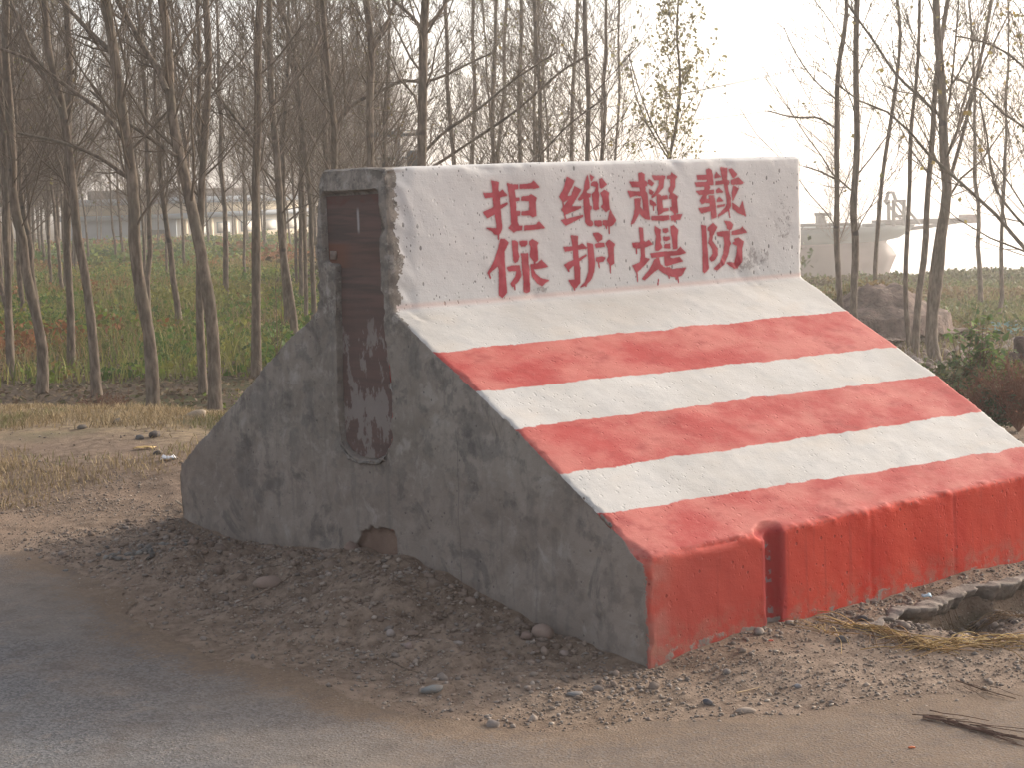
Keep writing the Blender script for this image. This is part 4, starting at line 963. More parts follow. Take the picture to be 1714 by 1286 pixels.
# green and rusty undergrowth under the trees: leafy clumps
def clumps(name, n, u0, u1, D0, D1, g, hsc, pals, dens_seed, thr, per=26, leaf=.05):
    x, y, D_, L_ = sector_points(n, u0, u1, D0, D1, g)
    kk = fbm(x*.16, y*.16, 3, dens_seed) > thr+g.uniform(-.25, .25, n); x, y, D_ = x[kk], y[kk], D_[kk]; n = len(x); z = height(x, y, False)
    tone = fbm(x*.22+3, y*.22, 3, dens_seed+5)+g.uniform(-.18, .18, n); pi = np.clip(((tone+.45)/.9*len(pals)).astype(int), 0, len(pals)-1)
    hs = hsc*g.uniform(.4, 1.2, n)*(1+.5*fbm(x*.3, y*.3, 2, dens_seed+9)); rs = hs*g.uniform(.6, 1.1, n)
    d = g.normal(size=(n, per, 3)); d /= np.linalg.norm(d, axis=2, keepdims=True); rad = g.uniform(.3, 1, (n, per, 1))**.5
    c = d*rad; c[:, :, 2] = np.abs(c[:, :, 2]); c = c*np.stack([rs, rs, hs], -1)[:, None, :]+np.stack([x, y, z], -1)[:, None, :]
    c = c.reshape(-1, 3); m_ = len(c); u_ = g.normal(size=(m_, 3)); u_ /= np.linalg.norm(u_, axis=1, keepdims=True); w_ = np.cross(u_, g.normal(size=(m_, 3))); w_ /= np.linalg.norm(w_, axis=1, keepdims=True)
    s_ = (leaf*g.uniform(.5, 1.4, m_))[:, None]; V = np.stack([c-u_*s_, c+w_*s_*.6, c+u_*s_, c-w_*s_*.6], 1).reshape(-1, 3)
    pal = np.array(pals)[np.repeat(pi, per)]*g.uniform(.6, 1.35, (m_, 1))
    return stuff(name, V, np.arange(4*m_).reshape(m_, 4), np.repeat(pal, 4, 0), MAT_LEAF)
GP = [(.26, .11, .04), (.22, .14, .045), (.13, .16, .035), (.17, .23, .035), (.07, .13, .025), (.09, .17, .03), (.24, .24, .05)]
clumps('undergrowth', 6500, -300, 640, 23.5, 70, g, .46, GP, 301, -.22, 22, .055)
clumps('undergrowth', 2400, -300, 640, 66, 122, g, .6, GP, 305, -1.2, 26, .12)
clumps('field_weeds', 3400, 1250, 1900, 26, 49, g, .24, [(.17, .12, .055), (.18, .145, .06), (.13, .14, .05), (.10, .13, .035), (.16, .16, .06)], 311, -.55, 22, .045)
clumps('bank_scrub', 620, 1230, 1950, 46, 51, g, .30, [(.12, .10, .055), (.09, .11, .04), (.13, .13, .055)], 321, -.8, 60, .06)
clumps('bank_scrub', 170, 620, 1240, 45, 53, g, 2.3, [(.12, .10, .065), (.10, .10, .05), (.08, .11, .045)], 325, -.5, 260, .075)
clumps('low_weeds', 260, 330, 1000, 13.0, 22, g, .10, GP, 331, -.3, 14, .02)

x, y, D_, L_ = sector_points(52000, -300, 640, 23.0, 68, g); kk = fbm(x*.25, y*.25, 3, 341) > g.uniform(-.75, .35, len(x)); x, y = x[kk], y[kk]; n = len(x); z = height(x, y, False)
V, F = blades(x, y, z, g.uniform(.15, .55, n)*(1+.5*fbm(x*.3, y*.3, 2, 343)), g.uniform(.006, .013, n), g.uniform(.15, .8, n), g)
pal = np.array([(.20, .21, .05), (.28, .26, .08), (.13, .17, .04), (.30, .20, .09), (.34, .28, .13)]); ci = np.clip(((fbm(x*.2, y*.2, 3, 345)+g.uniform(-.3, .3, n)+.6)/1.2*5).astype(int), 0, 4)
stuff('tall_grass', V, F, np.repeat(pal[ci]*g.uniform(.7, 1.25, (n, 1)), 5, 0), MAT_STRAW)
x, y, D_, L_ = sector_points(16000, 1260, 1900, 26, 51, g); n = len(x); z = height(x, y, False)
V, F = blades(x, y, z, g.uniform(.08, .30, n), g.uniform(.006, .012, n), g.uniform(.15, .8, n), g)
pal = np.array([(.20, .19, .07), (.28, .23, .10), (.16, .18, .06), (.26, .19, .10)]); stuff('tall_grass', V, F, np.repeat(pal[g.integers(0, 4, n)]*g.uniform(.7, 1.25, (n, 1)), 5, 0), MAT_STRAW)

x, y, D_, L_ = sector_points(26000, 620, 2000, 12.5, 26, g); kk = (fbm(x*.5, y*.5, 3, 351) > g.uniform(-.5, .3, len(x))) & ~((x > -.1) & (x < 2.7) & (np.abs(y) < 1.9)) & (y > -1.2); x, y = x[kk], y[kk]; n = len(x); z = height(x, y)
V, F = blades(x, y, z, g.uniform(.04, .22, n), g.uniform(.003, .007, n), g.uniform(.2, .9, n), g)
pal = np.array([(.22, .20, .08), (.32, .26, .13), (.16, .17, .06), (.27, .20, .11)]); stuff('dry_grass', V, F, np.repeat(pal[g.integers(0, 4, n)]*g.uniform(.7, 1.25, (n, 1)), 5, 0), MAT_STRAW)
clumps('undergrowth', 1500, 640, 1260, 22, 48, g, .3, GP, 361, -.4, 20, .05)

# shrubs right of the barrier
def shrub(name, label, uc, vb, D_, rx, hz, nleaf, leaf, pal, seed, nst=26, fine=False, cat='bush'):
    g = np.random.default_rng(seed); p = at(uc, vb, D_); gz = float(height(p[0], p[1], False))
    e = empty(name, (p[0], p[1], gz), label, cat)
    n1 = nst; a_ = g.uniform(0, 6.28, n1); t_ = g.uniform(.1, .75, n1); K = 6; tt = np.linspace(0, 1, K)
    d = np.stack([np.cos(a_)*np.sin(t_)*rx/hz*1.1, np.sin(a_)*np.sin(t_)*rx/hz*1.1, np.cos(t_)], -1)*hz*g.uniform(.6, 1.05, n1)[:, None]
    Q = d[:, None, :]*tt[None, :, None]+np.cumsum(g.normal(size=(n1, K, 3))*.018*hz, 1)*(tt[None, :, None] > 0); R = (.006*(1-.7*tt))[None, :]*np.ones((n1, 1))
    Q2, R2 = grow(Q, R, 7, 50, .42, .2, .97, 4, .05, .6, .3, .0015, g); parts = [tubes(Q, R, 4), tubes(Q2, R2, 3)]
    Q3 = Q2
    if fine:
        Q3, R3 = grow(Q2, R2, 6, 40, .55, .1, .97, 3, .05, .6, .3, .0011, g); parts.append(tubes(Q3, R3, 3))
    me_ = mesh_np('stems', *join(parts)); obj('stems', me_, simple(name+'_stem', (.12, .085, .05) if not fine else (.17, .075, .045), .8, .3), e, kind='stuff')
    if nleaf:
        k = g.integers(0, len(Q3), nleaf); j = g.integers(1, Q3.shape[1], nleaf); c = Q3[k, j]+g.normal(size=(nleaf, 3))*.012
        u_ = g.normal(size=(nleaf, 3))*[1, 1, .5]; u_[:, 2] -= .25; u_ /= np.linalg.norm(u_, axis=1, keepdims=True)
        w_ = np.cross(u_, [0, 0, 1.]+g.normal(size=(nleaf, 3))*.45); w_ /= np.linalg.norm(w_, axis=1, keepdims=True); nn = np.cross(w_, u_)
        s_ = (leaf*g.uniform(.55, 1.25, nleaf))[:, None]
        # folded leaf: six points
        V = np.stack([c, c+u_*s_*.5+w_*s_*.42+nn*s_*.1, c+u_*s_*1.1+w_*s_*.25+nn*s_*.06, c+u_*s_*1.7-nn*s_*.1, c+u_*s_*1.1-w_*s_*.25+nn*s_*.06, c+u_*s_*.5-w_*s_*.42+nn*s_*.1], 1).reshape(-1, 3)
        i = np.arange(nleaf)[:, None]*6; F = np.concatenate([i+np.array([[0, 1, 2, 3]]), i+np.array([[0, 3, 4, 5]])])
        me_ = mesh_np('leaves', V, F); vcol(me_, np.repeat(np.array(pal)[g.integers(0, len(pal), nleaf)]*g.uniform(.6, 1.4, (nleaf, 1)), 6, 0)); obj('leaves', me_, MAT_LEAF, e, smooth_=False, kind='stuff')
    return e
GS = [(.08, .14, .045), (.11, .17, .05), (.17, .24, .06), (.06, .10, .04)]
shrub('green_shrub', 'tallest green broadleaf shrub standing above the rubble right of the barrier', 1632, 700, 11.8, .30, .62, 520, .040, GS, 61)
shrub('green_shrub', 'dark green shrub pressed against the sloping end of the barrier', 1585, 700, 11.6, .36, .40, 820, .034, [(.07, .11, .05), (.09, .13, .055), (.14, .16, .07)], 62)
shrub('green_shrub', 'yellow green leafy shoot right of the tallest shrub', 1690, 690, 12.0, .2, .42, 240, .036, [(.12, .17, .04), (.09, .13, .035)], 63, 12)
shrub('green_shrub', 'low green shrub half hidden below the rusty bush', 1668, 760, 10.9, .30, .25, 420, .03, [(.045, .075, .035), (.06, .09, .04)], 64)
shrub('rusty_bush', 'rust brown dried wispy bush at the right edge below the green shrubs', 1705, 790, 10.8, .30, .50, 500, .012, [(.28, .11, .06), (.20, .09, .055)], 65, 60, True)
shrub('rusty_bush', 'smaller faded brown bush behind the slope between shrub and barrier', 1650, 770, 11.0, .26, .36, 300, .012, [(.17, .085, .05), (.15, .09, .05)], 66, 40, True)
shrub('dry_brush', 'tangle of dry brown brushwood at the foot of a leaning tree', 178, 690, 18.5, .55, .42, 500, .02, [(.15, .08, .05), (.12, .07, .045)], 67, 50, True)
shrub('pale_bough', 'pale dead bough with bare twigs hanging among the trunks left of the barrier', 455, 345, 21.0, .35, 1.9, 0, .02, None, 68, 5, False, 'dead branch')

# ================================================================== stones, rubble, litter
def ico(): 
    b = bmesh.new(); bmesh.ops.create_icosphere(b, subdivisions=1, radius=1); V = np.array([v.co for v in b.verts]); F = np.array([[v.index for v in f.verts] for f in b.faces]); b.free(); return V, F
def ico2():
    b = bmesh.new(); bmesh.ops.create_icosphere(b, subdivisions=2, radius=1); V = np.array([v.co for v in b.verts]); F = np.array([[v.index for v in f.verts] for f in b.faces]); b.free(); return V, F
IV, IF = ico()
OV = np.array([(1, 0, 0), (-1, 0, 0), (0, 1, 0), (0, -1, 0), (0, 0, 1), (0, 0, -1)], float); OF = np.array([(0, 2, 4), (2, 1, 4), (1, 3, 4), (3, 0, 4), (2, 0, 5), (1, 2, 5), (3, 1, 5), (0, 3, 5)])
MAT_STONE = NT('stone'); _m = MAT_STONE; _a = _m.attr('tint').outputs[0]; _v = _m.co()
_m.bsdf(_m.mix(_m.mr(_m.noise(_v, 40, 4), .35, .65, 0, .45), _a, (.22, .175, .14)), .92, .2, _m.noise(_v, 160, 3), .5, .003); MAT_STONE = _m.m
def pebbles(name, x, y, s, g, BV, BF, pal, sink=.25):
    n = len(x); z = height(x, y)
    J = BV[None]*(1+g.uniform(-.32, .32, (n, len(BV), 1)))*np.stack([g.uniform(.7, 1.3, n), g.uniform(.6, 1.1, n), g.uniform(.4, .85, n)], -1)[:, None, :]
    a_ = g.uniform(0, 6.28, n); ca, sa = np.cos(a_)[:, None], np.sin(a_)[:, None]
    Vx = J[:, :, 0]*ca-J[:, :, 1]*sa; Vy = J[:, :, 0]*sa+J[:, :, 1]*ca
    V = np.stack([Vx, Vy, J[:, :, 2]], -1)*s[:, None, None]; V += np.stack([x, y, z+s*sink], -1)[:, None, :]
    F = (BF[None]+np.arange(n)[:, None, None]*len(BV)).reshape(-1, 3)
    return stuff(name, V.reshape(-1, 3), F, np.repeat(np.array(pal)[g.integers(0, len(pal), n)]*g.uniform(.7, 1.25, (n, 1)), len(BV), 0), MAT_STONE)
g = np.random.default_rng(8)
SP = [(.26, .21, .17), (.30, .25, .205), (.21, .17, .145), (.34, .29, .24), (.26, .20, .155), (.22, .195, .175)]
def in_block(x, y): return (x > -.01) & (x < BX+.02) & (y > -1.69) & (y < 1.6)
# fine gravel over the shoulder
x, y, D_, L_ = sector_points(52000, -120, 1850, 3.6, 9.5, g, 1.4); sd = road_sd(x, y)
kk = ~in_block(x, y) & (g.uniform(0, 1, len(x)) < np.clip(.85*smooth(.15, -.25, sd)+.10*smooth(-2.2, -.6, x), 0, 1)*(.35+.65*(fbm(x*2, y*2, 3, 95) > -.1))); x, y = x[kk], y[kk]
pebbles('gravel', x, y, g.uniform(.0025, .0075, len(x))*(1+.6*(g.uniform(0, 1, len(x)) > .9)), g, OV, OF, SP)
x, y, D_, L_ = sector_points(9000, -120, 1850, 4.2, 12, g, 1.4); sd = road_sd(x, y)
kk = ~in_block(x, y) & (sd < .1) & (g.uniform(0, 1, len(x)) < .12+.7*(fbm(x*1.3, y*1.3, 3, 96) > .12)); x, y = x[kk], y[kk]
pebbles('gravel', x, y, g.uniform(.005, .011, len(x)), g, IV, IF, SP)
# denser clods in the churned strip before the bare end
n = 2400; x = -np.abs(g.normal(size=n))*.42-.01; y = g.uniform(-1.9, 1.7, n)
kk = road_sd(x, y) < .05; x, y = x[kk], y[kk]
pebbles('soil_clods', x, y, np.clip(g.lognormal(-5.15, .5, len(x)), .003, .026), g, IV, IF, [(.19, .14, .11), (.24, .185, .15), (.17, .125, .10), (.21, .18, .16)])
n = 500; x = g.uniform(.1, 2.6, n); y = -1.70-np.abs(g.normal(size=n))*.16
pebbles('gravel', x, y, np.clip(g.lognormal(-5.3, .5, n), .003, .018), g, IV, IF, SP)
c_ = on_z(268, 925, .03); n = 170; pebbles('gravel', c_[0]+g.normal(size=n)*.13, c_[1]+g.normal(size=n)*.10, np.clip(g.lognormal(-4.45, .35, n), .006, .024), g, IV, IF, [(.15, .15, .15), (.20, .20, .19), (.12, .115, .11)])
n = 420; x = -np.abs(g.normal(size=n))*.5-.02; y = g.uniform(-1.9, 1.6, n); kk = road_sd(x, y) < .1
pebbles('gravel', x[kk], y[kk], np.clip(g.lognormal(-4.75, .35, kk.sum()), .005, .018), g, IV, IF, [(.30, .25, .21), (.34, .29, .25), (.24, .21, .19)])
n = 75; x = -np.abs(g.normal(size=n))*.38-.05; y = g.uniform(-1.6, 1.2, n); kk = road_sd(x, y) < -.12
pebbles('soil_clods', x[kk], y[kk], np.clip(g.lognormal(-4.0, .45, kk.sum()), .010, .036), g, *ico2(), [(.175, .125, .098), (.22, .165, .13), (.19, .14, .11)], -.05)
# heap of demolition rubble beyond the right-hand trees
x, y, D_, L_ = sector_points(2600, 1440, 1860, 20.5, 28, g); pebbles('rubble', x, y, np.clip(g.lognormal(-3.35, .55, len(x)), .02, .13), g, OV, OF, [(.26, .20, .17), (.30, .25, .22), (.22, .17, .15), (.34, .30, .27)])
# stones and lumps one can point at
IV2, IF2 = ico2()
def stone(u, v, wpx, col, label, hr=.6, ar=1.0, name='stone', cat='stone', z0=0.0, group='loose stones around the barrier foot', rough=.22, seed=0):
    g = np.random.default_rng(int(u*7+v+seed)); p = on_z(u, v, z0); D_ = float((p[:2]-CAM[:2])@FWD); s = wpx*D_/FOC/2
    p[2] = float(height(p[0], p[1]))
    nrm_ = IV2/np.linalg.norm(IV2, axis=1, keepdims=True)
    pl = g.normal(size=(9, 3)); pl /= np.linalg.norm(pl, axis=1, keepdims=True); off = g.uniform(.62, .95, 9)
    r_ = np.ones(len(nrm_))
    for a_, o_ in zip(pl, off):
        dd = nrm_@a_; r_ = np.where(dd > 1e-3, np.minimum(r_, o_/np.maximum(dd, 1e-3)), r_)
    J = nrm_*(r_*(1+g.uniform(-rough, rough, len(r_))*.35))[:, None]*np.array([ar, 1/ar**.5*.85, hr])
    J = J@np.array(Matrix.Rotation(g.uniform(0, 6.28), 3, 'Z')).T
    V = J*s; me_ = mesh_np(name, V, IF2); vcol(me_, np.tile(np.array(col), (len(V), 1)))
    o = obj(name, me_, MAT_STONE, smooth_=False, label=label, category=cat, group=group); o.location = (p[0], p[1], p[2]+s*hr*.45); return o
B1 = (.27, .20, .165); GY = (.22, .22, .22)
stone(448, 1002, 46, B1, 'large pale brown clod on the churned soil before the bare end, left of centre', .55, 1.3, 'soil_clod', 'clod')
stone(908, 1058, 44, B1, 'rounded brown clod resting against the foot of the bare end', .75, 1.0, 'soil_clod', 'clod')
stone(880, 1062, 26, (.23, .165, .14), 'smaller clod tucked left of the rounded one at the wall foot', .7, 1.0, 'soil_clod', 'clod')
stone(655, 1073, 20, (.30, .26, .24), 'pale angular pebble, left of a pair in front of the bare end', .8)
stone(684, 1090, 18, (.27, .21, .19), 'pale angular pebble, right of a pair in front of the bare end', .8)
stone(723, 1142, 38, (.19, .20, .20), 'flat blue grey stone at the road edge below the bare end', .45, 1.3)
stone(945, 1075, 24, (.30, .24, .21), 'small pinkish lump by the wall foot right of the rounded clod', .6)
stone(962, 1138, 26, (.21, .21, .21), 'flattish grey stone left of the red corner of the barrier', .45, 1.3)
stone(437, 911, 40, (.20, .20, .195), 'flat grey slab like stone at the wall foot near the lying stick', .3, 1.6)
stone(665, 945, 26, B1, 'brown lump below the broken hole in the bare end', .7, 1.2, 'soil_clod', 'clod')
stone(590, 965, 40, (.20, .14, .115), 'low mound like clod under the broken hole', .45, 1.4, 'soil_clod', 'clod')
stone(800, 1000, 34, (.19, .135, .11), 'dark crumbly clod midway along the foot of the bare end', .5, 1.3, 'soil_clod', 'clod')
stone(262, 776, 26, (.035, .033, .035), 'black angular stone on the straw grass left of the barrier', .6, 1.3)
stone(236, 779, 18, (.13, .13, .13), 'dull grey stone just left of the black one', .6, 1.0)
stone(198, 752, 24, (.09, .085, .08), 'dark stone half sunk in grass, farther left than the black one', .55, 1.2)
stone(268, 808, 18, (.06, .055, .055), 'dark stone between the black stone and the white litter', .55, 1.2)
stone(140, 762, 22, (.13, .115, .10), 'brown grey stone on the dusty grass edge, leftmost', .5, 1.2)
stone(1184, 1146, 22, (.09, .095, .11), 'dark slate coloured stone in front of the red toe', .6, 1.1)
stone(1250, 1158, 30, (.33, .27, .22), 'pale tan flat stone right of the slate coloured one', .4, 1.4)
stone(1335, 1123, 14, (.24, .24, .25), 'small grey pebble with a light top in front of the toe groove', .7)
stone(1443, 1022, 22, (.06, .06, .065), 'blackish stone on the gravel between the red toe and broken slab', .6, 1.2)
stone(1410, 1056, 22, (.10, .10, .105), 'dark grey stone at the left tip of the broken slab', .6, 1.1)
stone(1478, 1022, 9, (.55, .50, .44), 'tiny cream pebble right of the blackish stone', .8)
stone(1270, 1015+35, 26, (.22, .19, .17), 'rough lump of soil under the groove in the red toe', .6, 1.1, 'soil_clod', 'clod')
# lumps on the far left verge by the barrier back corner
stone(352, 712, 30, (.26, .20, .17), 'brown rubble lump on the verge behind the back slope', .6, 1.3, z0=.0)
stone(331, 742, 34, (.33, .27, .20), 'tan rubble lump against the back corner of the barrier', .6, 1.3, z0=.0)

# mound of dumped earth
def mound(u, v, D_, r, h_, label):
    p = at(u, v, D_); gz = float(height(p[0], p[1], False)); K = 40
    xs = np.linspace(-1, 1, K); MX, MY = np.meshgrid(xs, xs, indexing='ij'); rad = np.hypot(MX, MY)
    Zm = .85*h_*np.clip((np.exp(-2.6*rad**2)-.07)/.93, 0, 1)*(1+.45*fbm(MX*2.5+u, MY*2.5, 5, 401))+.05*fbm(MX*9, MY*9, 3, 402)-.25*(rad > .98)-.05
    Vm = np.stack([MX*r, MY*r*.8, Zm], -1).reshape(-1, 3); ii = np.arange(K*K).reshape(K, K)
    Fm = np.stack([ii[:-1, :-1], ii[1:, :-1], ii[1:, 1:], ii[:-1, 1:]], -1).reshape(-1, 4)
    o = obj('earth_mound', mesh_np('earth_mound', Vm, Fm), simple('dumped_earth', (.20, .15, .125), .95, .35, 6, .15, .8, .05), label=label, category='earth mound'); o.location = (p[0], p[1], gz); return o
mound(1475, 570, 25.5, 1.15, .62, 'grey brown heap of dumped earth seen behind the slender trees right of the barrier')

# green debris net lying on the rubble
def cloth(name, pts, zoff, mat, label, cat, lift=.03, seed=3):
    g = np.random.default_rng(seed); Vc = []; K = 26; J = 6
    A = [at(u, v, D_) for u, v, D_ in pts]
    for i in range(K):
        t = i/(K-1); p = np.array([np.interp(t, np.linspace(0, 1, len(A)), [q[c_] for q in A]) for c_ in range(3)])
        for j in range(J):
            q = p[:2]+FWD*(j-2.5)*.22; Vc.append((q[0], q[1], float(height(q[0], q[1], False))+zoff+lift*math.sin(i*1.3+j*2.1)+g.uniform(0, lift)))
    ii = np.arange(K*J).reshape(K, J); Fc = np.stack([ii[:-1, :-1], ii[1:, :-1], ii[1:, 1:], ii[:-1, 1:]], -1).reshape(-1, 4)
    o = obj(name, mesh_np(name, np.array(Vc), Fc), mat, label=label, category=cat); return o
cloth('debris_net', [(1635, 550, 27.3), (1760, 556, 27.0)], .06, simple('teal_net', (.10, .23, .22), .7, .3, 5), 'teal green netting stretched along the top of the rubble at the right edge', 'net', .05)
# old concrete stub at the right edge
def lathe(name, prof_, mat, n=14, parent=None, **kw):
    th = np.arange(n)*2*math.pi/n; V = np.array([(r_*math.cos(t_), r_*math.sin(t_), z_) for r_, z_ in prof_ for t_ in th]); ii = np.arange(len(V)).reshape(len(prof_), n)
    F = np.stack([ii[:-1], np.roll(ii[:-1], -1, 1), np.roll(ii[1:], -1, 1), ii[1:]], -1).reshape(-1, 4)
    return obj(name, mesh_np(name, V, [F, ii[-1][None, :], ii[0][None, ::-1]]), mat, parent, **kw)
p = at(1712, 660, 16.0); gz = float(height(p[0], p[1], False))
e = empty('tree_stump', (p[0], p[1], gz-.05), 'dark brown weathered post stump with a thicker ledge, at the right edge behind the bushes', 'stump')
MAT_STUMP = simple('stump_wood', (.07, .045, .038), .9, .35, 12, .2, .7, .02)
zt = at(1712, 568, 16.0)[2]-gz; zm = at(1712, 590, 16.0)[2]-gz
lathe('stump_base', [(.20, -.1), (.19, zm*.4), (.17, zm-.02), (.15, zm+.05)], MAT_STUMP, 16, e)
lathe('stump_top', [(.085, zm+.04), (.08, zm+.12), (.082, zt+.05), (.06, zt+.08)], MAT_STUMP, 12, e)

# broken slab edge on the right, road-side of the red toe
N_ = 240; SLX = np.linspace(.83, 2.9, N_); g = np.random.default_rng(12)
rid = fbm(SLX*6, SLX*0+3, 3, 411)*.03+fbm(SLX*26, SLX*0+3, 4, 412)*.03; rid = .45*rid+.55*np.round(rid/.016)*.016
fy = ledge_y(SLX)+rid; by = np.minimum(ledge_y(SLX)+.045+.05*smooth(.83, 1.3, SLX)+fbm(SLX*8, SLX*0+9, 4, 413)*.035, -1.74); by = np.maximum(by, fy+.012)
tz = height(SLX, by)+.010; th_ = (.016+.026*smooth(.83, 1.25, SLX))*(1+.8*fbm(SLX*13, SLX*0+1, 3, 419))
rows = [(by+.02, tz-.05), (by, tz-.006)]
for q_ in (.2, .4, .6, .8, .93): yy_ = by*(1-q_)+fy*q_; rows.append((yy_, tz+.004+fbm(SLX*16, yy_*16, 3, 414)*.008))
for q_ in (.02, .3, .6, 1.0): rows.append((fy+.035*q_+np.abs(fbm(SLX*38, SLX*0+q_*7, 3, 420))*.03, tz-th_*q_-.004*g.uniform(0, 1, N_)))
rows.append((by+.0, tz-th_-.004))
V = np.stack([np.stack([SLX, r_[0], r_[1]], -1) for r_ in rows], 0); nR = len(rows); ii = np.arange(nR*N_).reshape(nR, N_)
F = np.stack([ii[:-1, :-1], ii[1:, :-1], ii[1:, 1:], ii[:-1, 1:]], -1).reshape(-1, 4)
o = obj('broken_slab', mesh_np('broken_slab', V.reshape(-1, 3), F[:, ::-1]), simple('old_slab', (.20, .17, .145), .95, .3, 22, .15, .8, .006), smooth_=False, label='long broken edge of an old concrete surface with a dark hollow under it, along the red toe', category='broken slab')
x = g.uniform(.9, 2.9, 900); le = ledge_y(x); y = le-.02-np.abs(g.normal(size=900))*.10
pebbles('soil_clods', x, y, np.clip(g.lognormal(-4.7, .5, 900), .004, .03), g, IV, IF, [(.07, .055, .05), (.11, .09, .08), (.16, .13, .11)])  # darker clods here: the hollow's shade put into their colour

# lying stick, straw, dead twigs, litter
def stick(label, pts, r, col, z=.012, name='stick', sub=0, seed=1, cat='stick', spread=.05, group=None):
    g = np.random.default_rng(seed); W = []
    for i, (u, v) in enumerate(pts):
        q = on_z(u, v, z); q[2] = float(height(q[0], q[1]))+z; W.append(q)
    Q = resample(np.array(W), 10); o0 = Q[0].copy(); parts = [tubes(Q[None], (r*np.linspace(1, .55, 10))[None], 6)]
    if sub:
        n = sub; s = g.integers(0, 7, n); d = Q[-1]-Q[0]; Ld = np.linalg.norm(d); d /= Ld
        B_ = Q[s]+g.normal(size=(n, 3))*[.02, .02, .004]; dd = d[None]+g.normal(size=(n, 3))*[spread*6, spread*6, .03]; dd /= np.linalg.norm(dd, axis=1, keepdims=True)
        t = np.linspace(0, 1, 5); QQ = B_[:, None]+dd[:, None]*(t[None, :, None]*Ld*g.uniform(.25, .7, (n, 1, 1))); QQ += np.cumsum(g.normal(size=QQ.shape)*[.006, .006, .002], 1)
        QQ[:, :, 2] = np.maximum(QQ[:, :, 2], height(QQ[:, :, 0], QQ[:, :, 1])+.003)
        parts.append(tubes(QQ, np.tile(r*.45*(1-.5*t), (n, 1)), 3))
    V, F = join(parts); me_ = mesh_np(name, V-o0, F)
    o = obj(name, me_, simple(name+'_mat', col, .85, .3, 20), label=label, category=cat); o.location = o0
    if group: o['group'] = group
    return o
stick('long thin pale stick lying along the foot of the bare end', [(296, 866), (320, 878), (370, 893), (423, 908)], .006, (.30, .24, .18), .018)
stick('broken brown twig on the churned soil left of the large clod', [(395, 1012), (440, 1008), (500, 985)], .003, (.17, .12, .09), .012, seed=2)
stick('thin dark twig on the soil by the pair of pebbles', [(638, 1088), (670, 1102), (700, 1108)], .003, (.15, .11, .08), .012, seed=3)
stick('straight straw coloured twig lying in front of the red toe', [(1232, 1128), (1255, 1122), (1275, 1118)], .003, (.40, .29, .18), .012, seed=4)
stick('long reddish brown dead branch with splayed twigs, lower right', [(1545, 1168), (1600, 1178), (1650, 1192), (1716, 1206)], .0045, (.13, .075, .055), .014, name='dead_branch', sub=26, seed=5, cat='branch', spread=.035)
stick('shorter dry twig above the splayed dead branch', [(1600, 1112), (1650, 1128), (1700, 1140)], .003, (.16, .10, .07), .014, name='dead_branch', sub=5, seed=6, cat='branch', spread=.03)
def straw(label, u0, v0, u1, v1, n, seed, wid, col, r=.0016):
    g = np.random.default_rng(seed); a_ = on_z(u0, v0, -.05); b_ = on_z(u1, v1, -.05); d = b_-a_; Ld = np.linalg.norm(d); d /= Ld; pr = np.array([-d[1], d[0], 0])
    s = g.uniform(0, 1, n)[:, None]; B_ = a_+d*Ld*s+pr*(g.normal(size=(n, 1))*wid); dd = d[None]*g.choice([-1, 1], (n, 1))+g.normal(size=(n, 3))*[.28, .28, .05]; dd /= np.linalg.norm(dd, axis=1, keepdims=True)
    t = np.linspace(0, 1, 6); Lq = g.uniform(.04, .24, (n, 1, 1)); Q = B_[:, None]+dd[:, None]*t[None, :, None]*Lq
    bend = g.normal(size=(n, 1, 3))*.12; Q = Q+bend*Lq*(t**2)[None, :, None]
    base = height(Q[:, :, 0], Q[:, :, 1]); lift = g.uniform(.002, .028, (n, 1))*np.sin(t*3.0)[None, :]+.004; Q[:, :, 2] = base+lift
    V, F = tubes(Q, np.tile(r*(1-.4*t), (n, 1)), 3); o0 = (a_+b_)/2; o0[2] = float(height(o0[0], o0[1])); me_ = mesh_np('straw', V-o0, F); vcol(me_, np.repeat(np.array(col)[g.integers(0, len(col), n)]*g.uniform(.7, 1.2, (n, 1)), 18, 0))
    o = obj('straw_bundle', me_, MAT_STRAW, label=label, category='straw'); o.location = o0; return o
SC = [(.55, .38, .15), (.62, .46, .22), (.42, .28, .12), (.28, .17, .08)]
straw('tangled golden straw lying under the left part of the broken slab', 1418, 1055, 1560, 1092, 60, 21, .022, SC, .0024)
straw('loose long straw stalks trailing towards the right edge below the broken slab', 1530, 1088, 1760, 1078, 95, 22, .05, SC, .0024)
straw('small wisp of dry grass beside the dark stone near the broken slab', 1365, 1060, 1410, 1078, 14, 23, .02, SC)
